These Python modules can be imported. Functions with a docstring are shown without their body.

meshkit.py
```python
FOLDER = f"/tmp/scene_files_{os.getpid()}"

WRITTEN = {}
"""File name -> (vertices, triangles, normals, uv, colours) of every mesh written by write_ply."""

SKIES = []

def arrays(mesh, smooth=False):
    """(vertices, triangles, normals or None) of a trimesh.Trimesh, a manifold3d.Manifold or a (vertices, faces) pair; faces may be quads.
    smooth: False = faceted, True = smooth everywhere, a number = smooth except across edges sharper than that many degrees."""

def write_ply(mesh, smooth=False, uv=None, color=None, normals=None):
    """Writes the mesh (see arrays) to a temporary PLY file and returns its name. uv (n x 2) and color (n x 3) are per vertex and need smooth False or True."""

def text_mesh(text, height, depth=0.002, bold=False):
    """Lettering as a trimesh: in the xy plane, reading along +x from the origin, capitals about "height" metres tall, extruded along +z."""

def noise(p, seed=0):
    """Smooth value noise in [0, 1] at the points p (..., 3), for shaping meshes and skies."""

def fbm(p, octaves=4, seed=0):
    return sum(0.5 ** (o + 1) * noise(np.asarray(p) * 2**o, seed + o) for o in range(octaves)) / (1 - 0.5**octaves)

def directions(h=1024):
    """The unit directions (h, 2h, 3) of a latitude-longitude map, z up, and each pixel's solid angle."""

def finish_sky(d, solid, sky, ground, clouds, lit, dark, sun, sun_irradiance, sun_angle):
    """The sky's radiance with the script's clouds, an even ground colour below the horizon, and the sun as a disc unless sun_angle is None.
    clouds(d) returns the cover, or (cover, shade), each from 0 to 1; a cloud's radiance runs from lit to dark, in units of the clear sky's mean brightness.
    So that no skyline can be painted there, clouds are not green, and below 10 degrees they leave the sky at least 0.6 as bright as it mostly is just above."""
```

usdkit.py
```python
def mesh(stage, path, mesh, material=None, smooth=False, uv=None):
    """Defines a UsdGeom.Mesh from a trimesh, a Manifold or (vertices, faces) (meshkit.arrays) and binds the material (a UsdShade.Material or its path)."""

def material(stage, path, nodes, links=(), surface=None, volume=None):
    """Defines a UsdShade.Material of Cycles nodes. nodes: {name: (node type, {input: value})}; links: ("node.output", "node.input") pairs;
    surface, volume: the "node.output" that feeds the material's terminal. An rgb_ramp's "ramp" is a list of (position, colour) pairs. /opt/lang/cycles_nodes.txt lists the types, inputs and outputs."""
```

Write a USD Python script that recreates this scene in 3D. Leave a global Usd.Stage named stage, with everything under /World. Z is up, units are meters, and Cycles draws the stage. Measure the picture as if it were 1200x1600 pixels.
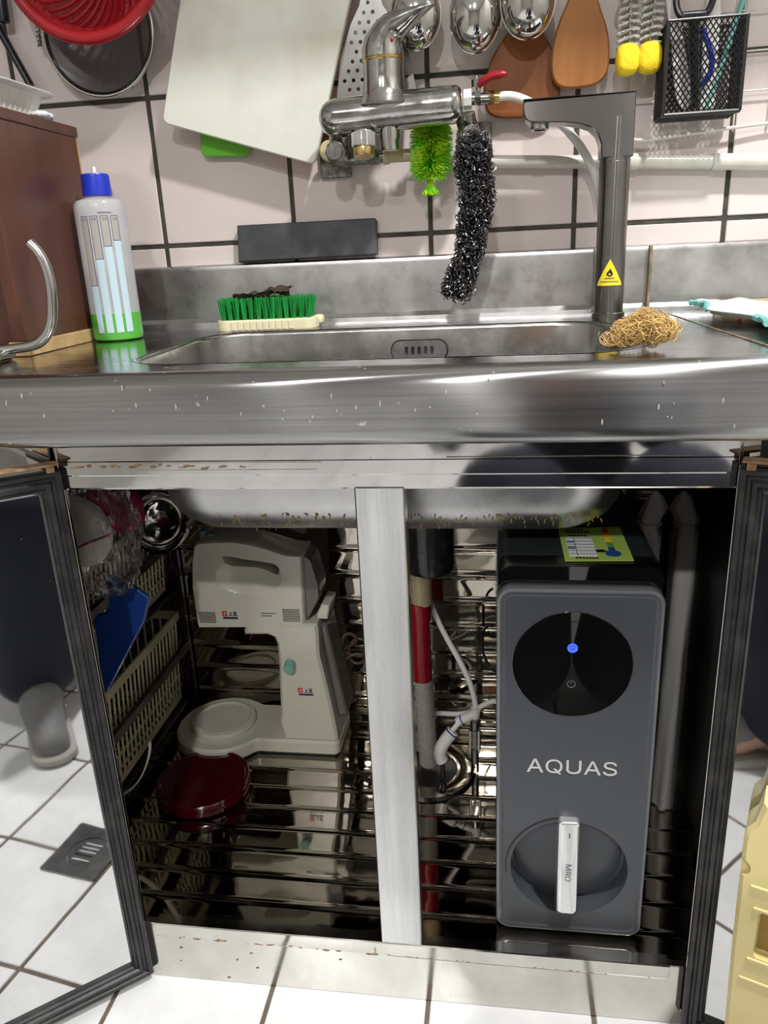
import math, random
import numpy as np, trimesh, manifold3d as m3, usdkit, meshkit
import shapely.geometry as sg
from pxr import Usd, UsdGeom, UsdLux, Gf, UsdShade

rng = random.Random(7)
nr = np.random.default_rng(7)
PI = math.pi
stage = Usd.Stage.CreateInMemory()
UsdGeom.SetStageUpAxis(stage, 'Z'); UsdGeom.SetStageMetersPerUnit(stage, 1.0)
UsdGeom.Xform.Define(stage, '/World')
UsdGeom.Scope.Define(stage, '/World/Looks')

# ------------------------------------------------------------------ camera
EYE = np.array([0.1191, -0.7318, 0.9124]); YAW, PITCH, ROLL = np.radians([8.7997, -18.7354, -2.7371]); FPX = 1208.45
fwd = np.array([-math.sin(YAW) * math.cos(PITCH), math.cos(YAW) * math.cos(PITCH), math.sin(PITCH)])
rt = np.array([math.cos(YAW), math.sin(YAW), 0.0]); up = np.cross(rt, fwd)
rt, up = rt * math.cos(ROLL) + up * math.sin(ROLL), -rt * math.sin(ROLL) + up * math.cos(ROLL)
cam = UsdGeom.Camera.Define(stage, '/World/camera')
mt = np.eye(4); mt[0, :3], mt[1, :3], mt[2, :3], mt[3, :3] = rt, up, -fwd, EYE
cam.AddTransformOp().Set(Gf.Matrix4d(*mt.ravel().tolist()))
cam.CreateHorizontalApertureAttr(36.0); cam.CreateVerticalApertureAttr(48.0)
cam.CreateFocalLengthAttr(36.0 * FPX / 1200.0)
cam.CreateClippingRangeAttr(Gf.Vec2f(0.02, 100.0))
cam.CreateFStopAttr(0.0)
cam.CreateExposureAttr(0.12)

# ------------------------------------------------------------------ light (ceiling lamps; their fittings are built below)
LAMPS = [((0.64, -0.45, 2.36), 0.06, 42.0, (1.0, 0.98, 0.955)),
         ((0.06, -2.25, 2.36), 0.045, 40.0, (1.0, 0.985, 0.965)),
         ((-0.74, -2.25, 2.36), 0.10, 16.0, (1.0, 0.985, 0.965))]
def ceiling_disk(i, pos, rad, power, col):
    l = UsdLux.DiskLight.Define(stage, '/World/lamp_light' + ('' if i == 0 else '_%03d' % i))
    l.CreateRadiusAttr(rad); l.CreateIntensityAttr(power / (PI * PI * rad * rad)); l.CreateColorAttr(Gf.Vec3f(*col))
    l.AddTranslateOp().Set(Gf.Vec3d(*pos))
for i, a in enumerate(LAMPS):
    ceiling_disk(i, *a)
dome = UsdLux.DomeLight.Define(stage, '/World/sky_light')
dome.CreateIntensityAttr(0.02); dome.CreateColorAttr(Gf.Vec3f(1, 1, 1))

# ------------------------------------------------------------------ materials
MATS = {}
def mat(name, col, rough=0.5, metal=0.0, col2=None, nscale=8.0, stretch=(1, 1, 1), lo=0.35, hi=0.65, bump=0.0, bscale=60.0, bstretch=None, bdist=0.002,
        spots=None, rnoise=0.0, rand=0.0, world=False, aniso=False, **pb):
    """principled surface: colour mixed with a second colour by noise, optional bump and spots ((colour, scale, threshold, stretch))"""
    if name in MATS: return MATS[name]
    n = {'p': ('principled_bsdf', dict(roughness=rough, metallic=metal, **pb))}; L = []
    if aniso: n['tg'] = ('tangent', {'direction_type': 'radial', 'axis': 'z'}); L.append(('tg.tangent', 'p.tangent'))
    n['tc'] = ('geometry', {}) if world else ('texture_coordinate', {})
    src = 'tc.position' if world else 'tc.object'
    def nz(key, scale, st, detail=4.0, dist=0.0):
        n[key + 'm'] = ('mapping', {'scale': tuple(scale * s for s in st)})
        n[key] = ('noise_texture', {'scale': 1.0, 'detail': detail, 'roughness': 0.6, 'distortion': dist})
        L.append((src, key + 'm.vector')); L.append((key + 'm.vector', key + '.vector'))
    out = None
    if col2 is not None:
        nz('n', nscale, stretch)
        n['r'] = ('rgb_ramp', {'ramp': [(0.0, col), (lo, col), (hi, col2), (1.0, col2)]})
        L += [('n.fac', 'r.fac')]; out = 'r.color'
    if rand:
        n['oi'] = ('object_info', {}); n['rr'] = ('map_range', {'from_min': 0.0, 'from_max': 1.0, 'to_min': 1.0 - rand, 'to_max': 1.0 + rand})
        n['mm'] = ('mix', {'mix_type': 'multiply', 'fac': 1.0, 'color1': col})
        L += [('oi.random', 'rr.value'), ('rr.result', 'mm.color2')]
        if out: L.append((out, 'mm.color1'))
        out = 'mm.color'
    for k, (sc, sscale, th, st) in enumerate(spots or []):
        nz('s%d' % k, sscale, st, 5.0)
        n['st%d' % k] = ('map_range', {'from_min': th, 'from_max': th + 0.06, 'to_min': 0.0, 'to_max': 1.0, 'clamp': True})
        n['sm%d' % k] = ('mix', {'color1': col, 'color2': sc})
        L += [('s%d.fac' % k, 'st%d.value' % k), ('st%d.result' % k, 'sm%d.fac' % k)]
        if out: L.append((out, 'sm%d.color1' % k))
        out = 'sm%d.color' % k
        if metal > 0.5:      # dirt and rust are not metallic
            n['me%d' % k] = ('map_range', {'from_min': th, 'from_max': th + 0.06, 'to_min': metal, 'to_max': 0.1, 'clamp': True})
            L += [('s%d.fac' % k, 'me%d.value' % k)]
            if k == 0: L.append(('me0.result', 'p.metallic'))
    if out: L.append((out, 'p.base_color'))
    else: n['p'][1]['base_color'] = col
    if rnoise:
        nz('q', nscale * 1.7, stretch)
        n['qr'] = ('map_range', {'from_min': 0.3, 'from_max': 0.7, 'to_min': max(0.01, rough - rnoise), 'to_max': rough + rnoise, 'clamp': True})
        L += [('q.fac', 'qr.value'), ('qr.result', 'p.roughness')]
    if bump:
        nz('b', bscale, bstretch or (1, 1, 1), 3.0)
        n['bp'] = ('bump', {'strength': bump, 'distance': bdist})
        L += [('b.fac', 'bp.height'), ('bp.normal', 'p.normal')]
    MATS[name] = usdkit.material(stage, '/World/Looks/' + name, n, L, surface='p.BSDF')
    return MATS[name]

def thin_clear(name, tint=(1, 1, 1), gloss=0.08, rough=0.05, fac=0.12, wrinkle=0.0):
    """thin see-through film: transparent mixed with glossy by fresnel"""
    n = {'t': ('transparent_bsdf', {'color': tint}), 'g': ('glossy_bsdf', {'color': (0.95, 0.95, 0.95), 'roughness': rough}),
         'd': ('translucent_bsdf', {'color': (0.8, 0.8, 0.8)}), 'm': ('mix_closure', {'fac': gloss}), 'f': ('fresnel', {'IOR': 1.45}), 'm2': ('mix_closure', {})}
    L = [('t.BSDF', 'm.closure1'), ('d.BSDF', 'm.closure2'), ('m.closure', 'm2.closure1'), ('g.BSDF', 'm2.closure2'), ('f.fac', 'm2.fac')]
    MATS[name] = usdkit.material(stage, '/World/Looks/' + name, n, L, surface='m2.closure')
    return MATS[name]

def cutout(name, col, fac, rough=0.35, metal=1.0):
    """woven wire too fine to tell apart: metal mixed with see-through"""
    n = {'t': ('transparent_bsdf', {}), 'p': ('principled_bsdf', {'base_color': col, 'roughness': rough, 'metallic': metal}),
         'tc': ('texture_coordinate', {}), 'w1': ('wave_texture', {'bands_direction': 'x', 'scale': 180.0}), 'w2': ('wave_texture', {'bands_direction': 'z', 'scale': 180.0}),
         'mx': ('math', {'math_type': 'maximum'}), 'gt': ('map_range', {'from_min': 0.35, 'from_max': 0.65, 'to_min': max(0, fac - 0.35), 'to_max': min(1, fac + 0.35), 'clamp': True}), 'm': ('mix_closure', {})}
    L = [('tc.object', 'w1.vector'), ('tc.object', 'w2.vector'), ('w1.fac', 'mx.value1'), ('w2.fac', 'mx.value2'), ('mx.value', 'gt.value'),
         ('t.BSDF', 'm.closure1'), ('p.BSDF', 'm.closure2'), ('gt.result', 'm.fac')]
    MATS[name] = usdkit.material(stage, '/World/Looks/' + name, n, L, surface='m.closure')
    return MATS[name]

STEEL = (0.56, 0.55, 0.53)
mat('tile_wall', (0.66, 0.58, 0.56), 0.12, col2=(0.70, 0.63, 0.61), nscale=5, bump=0.06, bscale=14, bdist=0.004, rand=0.02, world=True)
mat('grout_dark', (0.035, 0.032, 0.026), 0.8, col2=(0.075, 0.068, 0.055), nscale=30)
mat('tile_floor', (0.78, 0.79, 0.80), 0.22, col2=(0.70, 0.71, 0.72), nscale=14, bump=0.15, bscale=60, bdist=0.001, rand=0.03, world=True)
mat('grout_floor', (0.16, 0.13, 0.10), 0.85, col2=(0.09, 0.075, 0.06), nscale=40)
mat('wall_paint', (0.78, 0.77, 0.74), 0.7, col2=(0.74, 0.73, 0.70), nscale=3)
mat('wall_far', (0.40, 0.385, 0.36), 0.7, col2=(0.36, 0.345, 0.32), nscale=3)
mat('steel_brushed', (0.37, 0.37, 0.37), 0.205, 1.0, col2=(0.29, 0.29, 0.29), nscale=3, stretch=(1, 1, 90), anisotropic=1.0, anisotropic_rotation=0.25, aniso=True,
    spots=[((0.42, 0.40, 0.36), 60, 0.69, (1, 1, 1))], world=True)
mat('steel_deck', (0.42, 0.415, 0.41), 0.16, 1.0, col2=(0.35, 0.345, 0.34), nscale=9, bump=0.25, bscale=12, bstretch=(1, 10, 1), bdist=0.0008, rnoise=0.08, world=True,
    spots=[((0.40, 0.38, 0.35), 45, 0.68, (1, 1, 1))])
mat('steel_basin', (0.50, 0.495, 0.485), 0.24, 1.0, col2=(0.40, 0.395, 0.385), nscale=12, rnoise=0.08, bump=0.15, bscale=30, bdist=0.001, world=True)
mat('steel_under', (0.52, 0.52, 0.53), 0.34, 1.0, col2=(0.42, 0.42, 0.42), nscale=10, rnoise=0.08, world=True)
mat('steel_mirror', (0.58, 0.56, 0.53), 0.06, 1.0, col2=(0.52, 0.50, 0.47), nscale=6, bump=0.05, bscale=9, bdist=0.006, rnoise=0.03, world=True)
mat('steel_apron', (0.54, 0.53, 0.52), 0.07, 1.0, col2=(0.44, 0.43, 0.42), nscale=8, bump=0.06, bscale=9, bdist=0.005, rnoise=0.04, world=True,
    spots=[((0.40, 0.36, 0.30), 70, 0.70, (1, 1, 1))])
mat('steel_kick', (0.70, 0.69, 0.65), 0.13, 1.0, col2=(0.58, 0.565, 0.52), nscale=9, bump=0.05, bscale=8, bdist=0.004, rnoise=0.06, world=True,
    spots=[((0.17, 0.085, 0.03), 26, 0.73, (1, 1, 1)), ((0.62, 0.61, 0.58), 60, 0.68, (1, 1, 1))])
mat('steel_pillar', (0.62, 0.625, 0.625), 0.24, 1.0, col2=(0.48, 0.485, 0.485), nscale=40, stretch=(1, 1, 0.06), rnoise=0.08, world=True, spots=[((0.42, 0.41, 0.39), 50, 0.70, (1, 1, .15))])
mat('steel_inside', (0.50, 0.46, 0.40), 0.05, 1.0, col2=(0.42, 0.385, 0.33), nscale=8, bump=0.10, bscale=7, bdist=0.008, rnoise=0.03, world=True)
mat('steel_side', (0.46, 0.44, 0.42), 0.08, 1.0, col2=(0.40, 0.38, 0.36), nscale=4, bump=0.08, bscale=6, bstretch=(1, 3, 0.2), bdist=0.004, world=True)
mat('steel_door', (0.74, 0.745, 0.75), 0.03, 1.0, col2=(0.68, 0.685, 0.69), nscale=14, bump=0.03, bscale=4, bdist=0.010, rnoise=0.012, world=True,
    spots=[((0.62, 0.62, 0.62), 130, 0.72, (1, 1, 1))])
mat('rubber_black', (0.012, 0.012, 0.013), 0.42, col2=(0.045, 0.044, 0.043), nscale=30, lo=0.45, hi=0.8, bump=0.2, bscale=80)
mat('rust', (0.16, 0.07, 0.02), 0.8, col2=(0.32, 0.22, 0.13), nscale=80)
mat('residue', (0.42, 0.39, 0.33), 0.6, col2=(0.25, 0.20, 0.14), nscale=60)
mat('mark_pale', (0.36, 0.36, 0.35), 0.35)
mat('steel_splash', (0.56, 0.555, 0.55), 0.36, 1.0, col2=(0.45, 0.445, 0.44), nscale=14, rnoise=0.08, bump=0.1, bscale=40, bdist=0.001, world=True)
mat('chrome', (0.66, 0.66, 0.66), 0.06, 1.0)
mat('chrome_worn', (0.50, 0.50, 0.49), 0.15, 1.0, col2=(0.27, 0.265, 0.25), nscale=26, lo=0.45, hi=0.75, rnoise=0.10, bump=0.12, bscale=50, bdist=0.001)
mat('chrome_dirty', (0.36, 0.36, 0.34), 0.25, 1.0, col2=(0.12, 0.12, 0.10), nscale=60, rnoise=0.1, bump=0.3, bscale=90)
mat('brass', (0.70, 0.52, 0.22), 0.2, 1.0, col2=(0.45, 0.33, 0.14), nscale=60)
mat('gunmetal', (0.24, 0.23, 0.22), 0.22, 1.0, col2=(0.21, 0.20, 0.19), nscale=10, anisotropic=0.9, anisotropic_rotation=0.25, aniso=True)
mat('steel_dull', (0.34, 0.335, 0.32), 0.28, 1.0, col2=(0.26, 0.255, 0.24), nscale=30)
mat('ladle_steel', (0.60, 0.59, 0.57), 0.09, 1.0, col2=(0.50, 0.49, 0.47), nscale=20, rnoise=0.03)
mat('wire_steel', (0.55, 0.55, 0.53), 0.2, 1.0)
mat('wood_dark', (0.115, 0.040, 0.024), 0.32, col2=(0.070, 0.024, 0.015), nscale=22, stretch=(1, 1, 0.12), bump=0.05)
mat('wood_edge', (0.52, 0.36, 0.17), 0.6, col2=(0.40, 0.25, 0.11), nscale=30)
mat('wood_turner', (0.23, 0.078, 0.022), 0.42, col2=(0.16, 0.052, 0.014), nscale=34, specular_ior_level=0.25, stretch=(1, 1, 0.08))
mat('wood_turner_light', (0.36, 0.150, 0.042), 0.42, col2=(0.26, 0.098, 0.027), nscale=34, specular_ior_level=0.25, stretch=(1, 1, 0.08))
mat('board_white', (0.70, 0.685, 0.62), 0.42, col2=(0.50, 0.41, 0.29), nscale=4.2, lo=0.47, hi=0.74, bump=0.05, bscale=90, subsurface_weight=0.1, subsurface_scale=0.01)
mat('plastic_green', (0.13, 0.52, 0.02), 0.35)
mat('plastic_red', (0.30, 0.006, 0.012), 0.3, specular_ior_level=0.5)
mat('plastic_white', (0.72, 0.71, 0.68), 0.35)
mat('pvc_white', (0.66, 0.65, 0.60), 0.28, col2=(0.56, 0.54, 0.47), nscale=20)
mat('hose_white', (0.74, 0.73, 0.71), 0.25)
mat('wire_white', (0.68, 0.66, 0.62), 0.3, col2=(0.60, 0.56, 0.50), nscale=40)
mat('wire_black', (0.010, 0.010, 0.011), 0.35)
mat('plastic_black', (0.010, 0.010, 0.011), 0.28)
mat('slate_black', (0.035, 0.036, 0.040), 0.5, col2=(0.10, 0.105, 0.115), nscale=14, lo=0.4, hi=0.85, bump=0.1, bscale=120)
mat('scour_black', (0.17, 0.17, 0.178), 0.18, 1.0)
mat('bristle_lime', (0.16, 0.62, 0.01), 0.45, col2=(0.58, 0.85, 0.04), nscale=45, lo=0.4, hi=0.6)
mat('bristle_green', (0.010, 0.36, 0.060), 0.4, col2=(0.02, 0.26, 0.05), nscale=80)
mat('bristle_white', (0.72, 0.71, 0.66), 0.5)
mat('sponge_yellow', (0.86, 0.66, 0.02), 0.8, col2=(0.78, 0.55, 0.01), nscale=60, bump=0.4, bscale=200)
mat('cream_plastic', (0.72, 0.67, 0.46), 0.4)
mat('loofah_brown', (0.060, 0.035, 0.024), 0.9, col2=(0.022, 0.014, 0.010), nscale=90, bump=0.6, bscale=200)
mat('coir', (0.62, 0.43, 0.17), 0.7, col2=(0.50, 0.32, 0.11), nscale=60)
mat('towel', (0.74, 0.79, 0.78), 0.9, col2=(0.66, 0.72, 0.71), nscale=25, bump=0.5, bscale=260)
mat('towel_teal', (0.20, 0.52, 0.48), 0.9, bump=0.5, bscale=260)
mat('bottle_body', (0.80, 0.81, 0.84), 0.22, transmission_weight=0.55, ior=1.25, subsurface_weight=0.0)
mat('bottle_liquid', (0.10, 0.44, 0.06), 0.25)
mat('cap_blue', (0.015, 0.035, 0.48), 0.3)
mat('print_navy', (0.07, 0.07, 0.16), 0.4)
mat('print_grey', (0.40, 0.385, 0.36), 0.3)
mat('print_sky', (0.50, 0.66, 0.74), 0.3)
mat('sticker_yellow', (0.85, 0.68, 0.03), 0.35)
mat('print_black', (0.008, 0.008, 0.008), 0.5)
mat('purifier_grey', (0.056, 0.062, 0.073), 0.30, col2=(0.052, 0.058, 0.068), nscale=4)
mat('purifier_edge', (0.13, 0.14, 0.15), 0.10, coat_weight=0.5)
mat('purifier_dark', (0.020, 0.024, 0.026), 0.35)
mat('gloss_black', (0.003, 0.003, 0.003), 0.03, coat_weight=1.0, coat_roughness=0.02)
mat('silver_letters', (0.72, 0.72, 0.71), 0.25, 0.6)
mat('handle_silver', (0.80, 0.81, 0.83), 0.13, 0.85)
mat('letter_grey', (0.16, 0.17, 0.19), 0.4)
mat('led_blue', (0.02, 0.06, 0.9), 0.4, emission_color=(0.03, 0.09, 1.0), emission_strength=1.6)
mat('icon_grey', (0.09, 0.09, 0.09), 0.5)
mat('label_green', (0.36, 0.50, 0.10), 0.45)
mat('label_white', (0.70, 0.71, 0.72), 0.5)
mat('label_grey', (0.16, 0.17, 0.22), 0.5)
mat('label_red', (0.50, 0.03, 0.03), 0.5); mat('label_orange', (0.70, 0.25, 0.03), 0.5); mat('label_amber', (0.75, 0.55, 0.03), 0.5)
mat('label_leaf', (0.10, 0.30, 0.04), 0.5); mat('label_blue', (0.015, 0.06, 0.22), 0.5)
mat('mixer_cream', (0.64, 0.615, 0.53), 0.22, col2=(0.585, 0.555, 0.47), nscale=6, coat_weight=0.2)
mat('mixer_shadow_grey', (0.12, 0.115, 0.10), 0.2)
mat('mixer_mint', (0.19, 0.40, 0.33), 0.35)
mat('logo_red', (0.55, 0.03, 0.02), 0.4)
mat('logo_navy', (0.02, 0.025, 0.06), 0.4)
mat('lid_maroon', (0.050, 0.0012, 0.0040), 0.12, coat_weight=0.4)
mat('basket_cream', (0.60, 0.55, 0.38), 0.4, col2=(0.48, 0.43, 0.28), nscale=12)
mat('rail_dark', (0.10, 0.095, 0.08), 0.25, 0.8, col2=(0.05, 0.045, 0.04), nscale=20)
mat('folder_blue', (0.008, 0.036, 0.19), 0.35, bump=0.1, bscale=30, bdist=0.01)
mat('magenta', (0.28, 0.006, 0.075), 0.6, bump=0.3, bscale=60)
mat('weave_white', (0.62, 0.60, 0.54), 0.75, bump=0.6, bscale=260)
thin_clear('film_clear', (0.94, 0.94, 0.93), 0.10, 0.06)
thin_clear('clear_plastic', (0.86, 0.86, 0.84), 0.16, 0.08)
mat('tape_red', (0.36, 0.006, 0.018), 0.3)
mat('pvc_cream', (0.52, 0.45, 0.26), 0.35)
mat('hose_grey', (0.52, 0.51, 0.48), 0.4)
mat('drain_black', (0.02, 0.02, 0.02), 0.2, col2=(0.10, 0.10, 0.095), nscale=40, lo=0.5, hi=0.75)
mat('collet_blue', (0.02, 0.06, 0.30), 0.4)
mat('cord_brown', (0.09, 0.055, 0.035), 0.5)
mat('bag_white', (0.76, 0.75, 0.73), 0.5, bump=0.15, bscale=30, bdist=0.006)
mat('rack_yellow', (0.80, 0.68, 0.32), 0.38, col2=(0.76, 0.645, 0.29), nscale=5)
mat('rack_inner', (0.36, 0.24, 0.04), 0.5)
mat('basin_grime', (0.17, 0.11, 0.03), 0.85, col2=(0.30, 0.22, 0.08), nscale=80)
mat('seal_rusty', (0.14, 0.11, 0.07), 0.8, col2=(0.30, 0.24, 0.15), nscale=60)
mat('lamp_white', (0.85, 0.85, 0.84), 0.4)
mat('lamp_glow', (1, 1, 1), 0.5, emission_color=(1.0, 0.97, 0.92), emission_strength=30.0)
mat('denim_navy', (0.012, 0.015, 0.028), 0.85, bump=0.3, bscale=120)
mat('shirt_navy', (0.020, 0.024, 0.040), 0.85, bump=0.3, bscale=90)
mat('skin', (0.56, 0.33, 0.23), 0.5, subsurface_weight=0.1, subsurface_scale=0.01)
mat('hair_black', (0.012, 0.010, 0.009), 0.5)
mat('shoe_grey', (0.20, 0.20, 0.205), 0.7, bump=0.3, bscale=120)
mat('sole_pale', (0.45, 0.43, 0.39), 0.7)
mat('drain_steel', (0.32, 0.32, 0.32), 0.3, 1.0, col2=(0.22, 0.22, 0.22), nscale=40)
mat('wet_paper', (0.66, 0.68, 0.72), 0.6, bump=0.4, bscale=60)
mat('dark_glass', (0.02, 0.015, 0.01), 0.1)
mat('packet_pink', (0.50, 0.36, 0.33), 0.6)

# ------------------------------------------------------------------ prims
USED = {}
def numbered(path):
    k = USED.get(path, -1) + 1; USED[path] = k
    return path if k == 0 else '%s_%03d' % (path, k)
class Thing:
    def __init__(s, path, M, prim): s.path, s.M, s.prim = path, M, prim
def tags(p, **kw):
    for k, v in kw.items():
        if v: p.SetCustomDataByKey(k, v)
def thing(name, label, cat, loc=(0, 0, 0), rotz=0.0, group=None, kind=None):
    path = numbered('/World/' + name)
    x = UsdGeom.Xform.Define(stage, path); x.AddTranslateOp().Set(Gf.Vec3d(*map(float, loc)))
    if rotz: x.AddRotateZOp().Set(math.degrees(rotz))
    tags(x.GetPrim(), label=label, category=cat, group=group, kind=kind)
    M = np.eye(4); c, s = math.cos(rotz), math.sin(rotz); M[:2, :2] = [[c, -s], [s, c]]; M[:3, 3] = loc
    return Thing(path, M, x.GetPrim())
def vf(m):
    if hasattr(m, 'to_mesh'):
        q = m.to_mesh(); return np.array(q.vert_properties[:, :3], float), np.array(q.tri_verts, int)
    if isinstance(m, (tuple, list)):
        v, f = np.asarray(m[0], float), np.asarray(m[1], int)
        if f.shape[1] == 4: f = np.vstack([f[:, [0, 1, 2]], f[:, [0, 2, 3]]])
        return v, f
    return np.array(m.vertices, float), np.array(m.faces, int)
def cat(*ms):
    vs, fs, o = [], [], 0
    for m in ms:
        v, f = vf(m); vs.append(v); fs.append(f + o); o += len(v)
    return np.vstack(vs), np.vstack(fs)
def obj(name, m, material, parent=None, label=None, category=None, group=None, kind=None, smooth=35, local=False):
    """ONE Mesh prim; vertices are given in world space unless local"""
    v, f = vf(m)
    base = parent.path if parent else '/World'
    M = parent.M if parent else np.eye(4)
    if not parent:                       # a thing that is one mesh: its origin at its base
        b = np.array([(v[:, 0].min() + v[:, 0].max()) / 2, (v[:, 1].min() + v[:, 1].max()) / 2, v[:, 2].min()]); M = np.eye(4); M[:3, 3] = b
    if not local:
        R = M[:3, :3]; v = (v - M[:3, 3]) @ R
    path = numbered(base + '/' + name)
    p = usdkit.mesh(stage, path, (v, f), MATS[material], smooth=smooth)
    if not parent: p.AddTranslateOp().Set(Gf.Vec3d(*map(float, M[:3, 3])))
    tags(p.GetPrim(), label=label, category=category, group=group, kind=kind)
    return Thing(path, M, p.GetPrim())
def struct(name, m, material, parent=None, **kw):
    return obj(name, m, material, parent, kind='structure', **kw)

# ------------------------------------------------------------------ shapes
SPH = trimesh.creation.icosphere(1).vertices
def rbox(c, s, r=0.002):
    c, s = np.asarray(c, float), np.asarray(s, float); h = s / 2
    r = min(r, h.min() * 0.999)
    cor = np.array([[x, y, z] for x in (-1, 1) for y in (-1, 1) for z in (-1, 1)]) * (h - r)
    if r <= 0.0004: 
        return box(c, s, r)
    p = (cor[:, None] + SPH[None] * r).reshape(-1, 3) + c
    m = trimesh.convex.convex_hull(p); return np.array(m.vertices), np.array(m.faces)
def box(c, s, b=0.0):
    """box, its edges chamfered by b"""
    h = np.asarray(s, float) / 2
    if b <= 0:
        m = trimesh.creation.box(s); return np.array(m.vertices) + c, np.array(m.faces)
    p = []
    for x in (-1, 1):
        for y in (-1, 1):
            for z in (-1, 1):
                for k in range(3):
                    e = h - b; e[k] += b; p.append([x * e[0], y * e[1], z * e[2]])
    m = trimesh.convex.convex_hull(np.array(p)); return np.array(m.vertices) + c, np.array(m.faces)
def bb(x0, x1, y0, y1, z0, z1, b=0.001):
    return box(((x0 + x1) / 2, (y0 + y1) / 2, (z0 + z1) / 2), (x1 - x0, y1 - y0, z1 - z0), b)
def loft(rings, caps=True, closed=False):
    R = np.asarray(rings, float); k, n = R.shape[:2]; v = R.reshape(-1, 3); f = []
    i = np.arange(n); j = (i + 1) % n
    for a in range(k if closed else k - 1):
        A, B = a * n, ((a + 1) % k) * n
        f.append(np.stack([A + i, A + j, B + j], 1)); f.append(np.stack([A + i, B + j, B + i], 1))
    f = np.vstack(f)
    if caps == 'end':
        v = np.vstack([v, R[-1].mean(0)]); e = (k - 1) * n; f = np.vstack([f, np.stack([e + i, e + j, np.full(n, k * n)], 1)])
    elif caps and not closed:
        v = np.vstack([v, R[0].mean(0), R[-1].mean(0)]); a, b = k * n, k * n + 1; e = (k - 1) * n
        f = np.vstack([f, np.stack([j, i, np.full(n, a)], 1), np.stack([e + i, e + j, np.full(n, b)], 1)])
    return v, f
def frames(P, closed=False):
    P = np.asarray(P, float); T = np.roll(P, -1, 0) - np.roll(P, 1, 0) if closed else np.gradient(P, axis=0)
    T /= np.linalg.norm(T, axis=1, keepdims=True) + 1e-12
    a = np.cross(T[0], [0, 0, 1.0]); 
    if np.linalg.norm(a) < 1e-3: a = np.cross(T[0], [0, 1.0, 0])
    A = [a / np.linalg.norm(a)]
    for t in T[1:]:
        q = A[-1] - t * (A[-1] @ t); A.append(q / (np.linalg.norm(q) + 1e-12))
    A = np.array(A); return T, A, np.cross(T, A)
def tube(P, r, n=10, closed=False, flat=1.0):
    P = np.asarray(P, float); T, A, B = frames(P, closed)
    r = np.broadcast_to(r, (len(P),))[:, None, None]; th = np.arange(n) * 2 * PI / n
    R = P[:, None] + r * (np.cos(th)[None, :, None] * A[:, None] + flat * np.sin(th)[None, :, None] * B[:, None])
    return loft(R, caps=not closed, closed=closed)
def spline(P, n=24):
    from scipy.interpolate import CubicSpline
    P = np.asarray(P, float); d = np.r_[0, np.cumsum(np.linalg.norm(np.diff(P, axis=0), axis=1) ** 0.5)]
    return CubicSpline(d, P)(np.linspace(0, d[-1], n))
def cyl(p0, p1, r0, r1=None, n=24, b=0.0):
    p0, p1 = np.asarray(p0, float), np.asarray(p1, float); r1 = r0 if r1 is None else r1
    L = np.linalg.norm(p1 - p0)
    if b: 
        d = (p1 - p0) / L; return tube([p0, p0 + d * b * .05, p0 + d * b, p1 - d * b, p1 - d * b * .05, p1], [r0 - b, r0 - b * .6, r0, r1, r1 - b * .6, r1 - b], n)
    return tube([p0, p1], [r0, r1], n)
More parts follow.
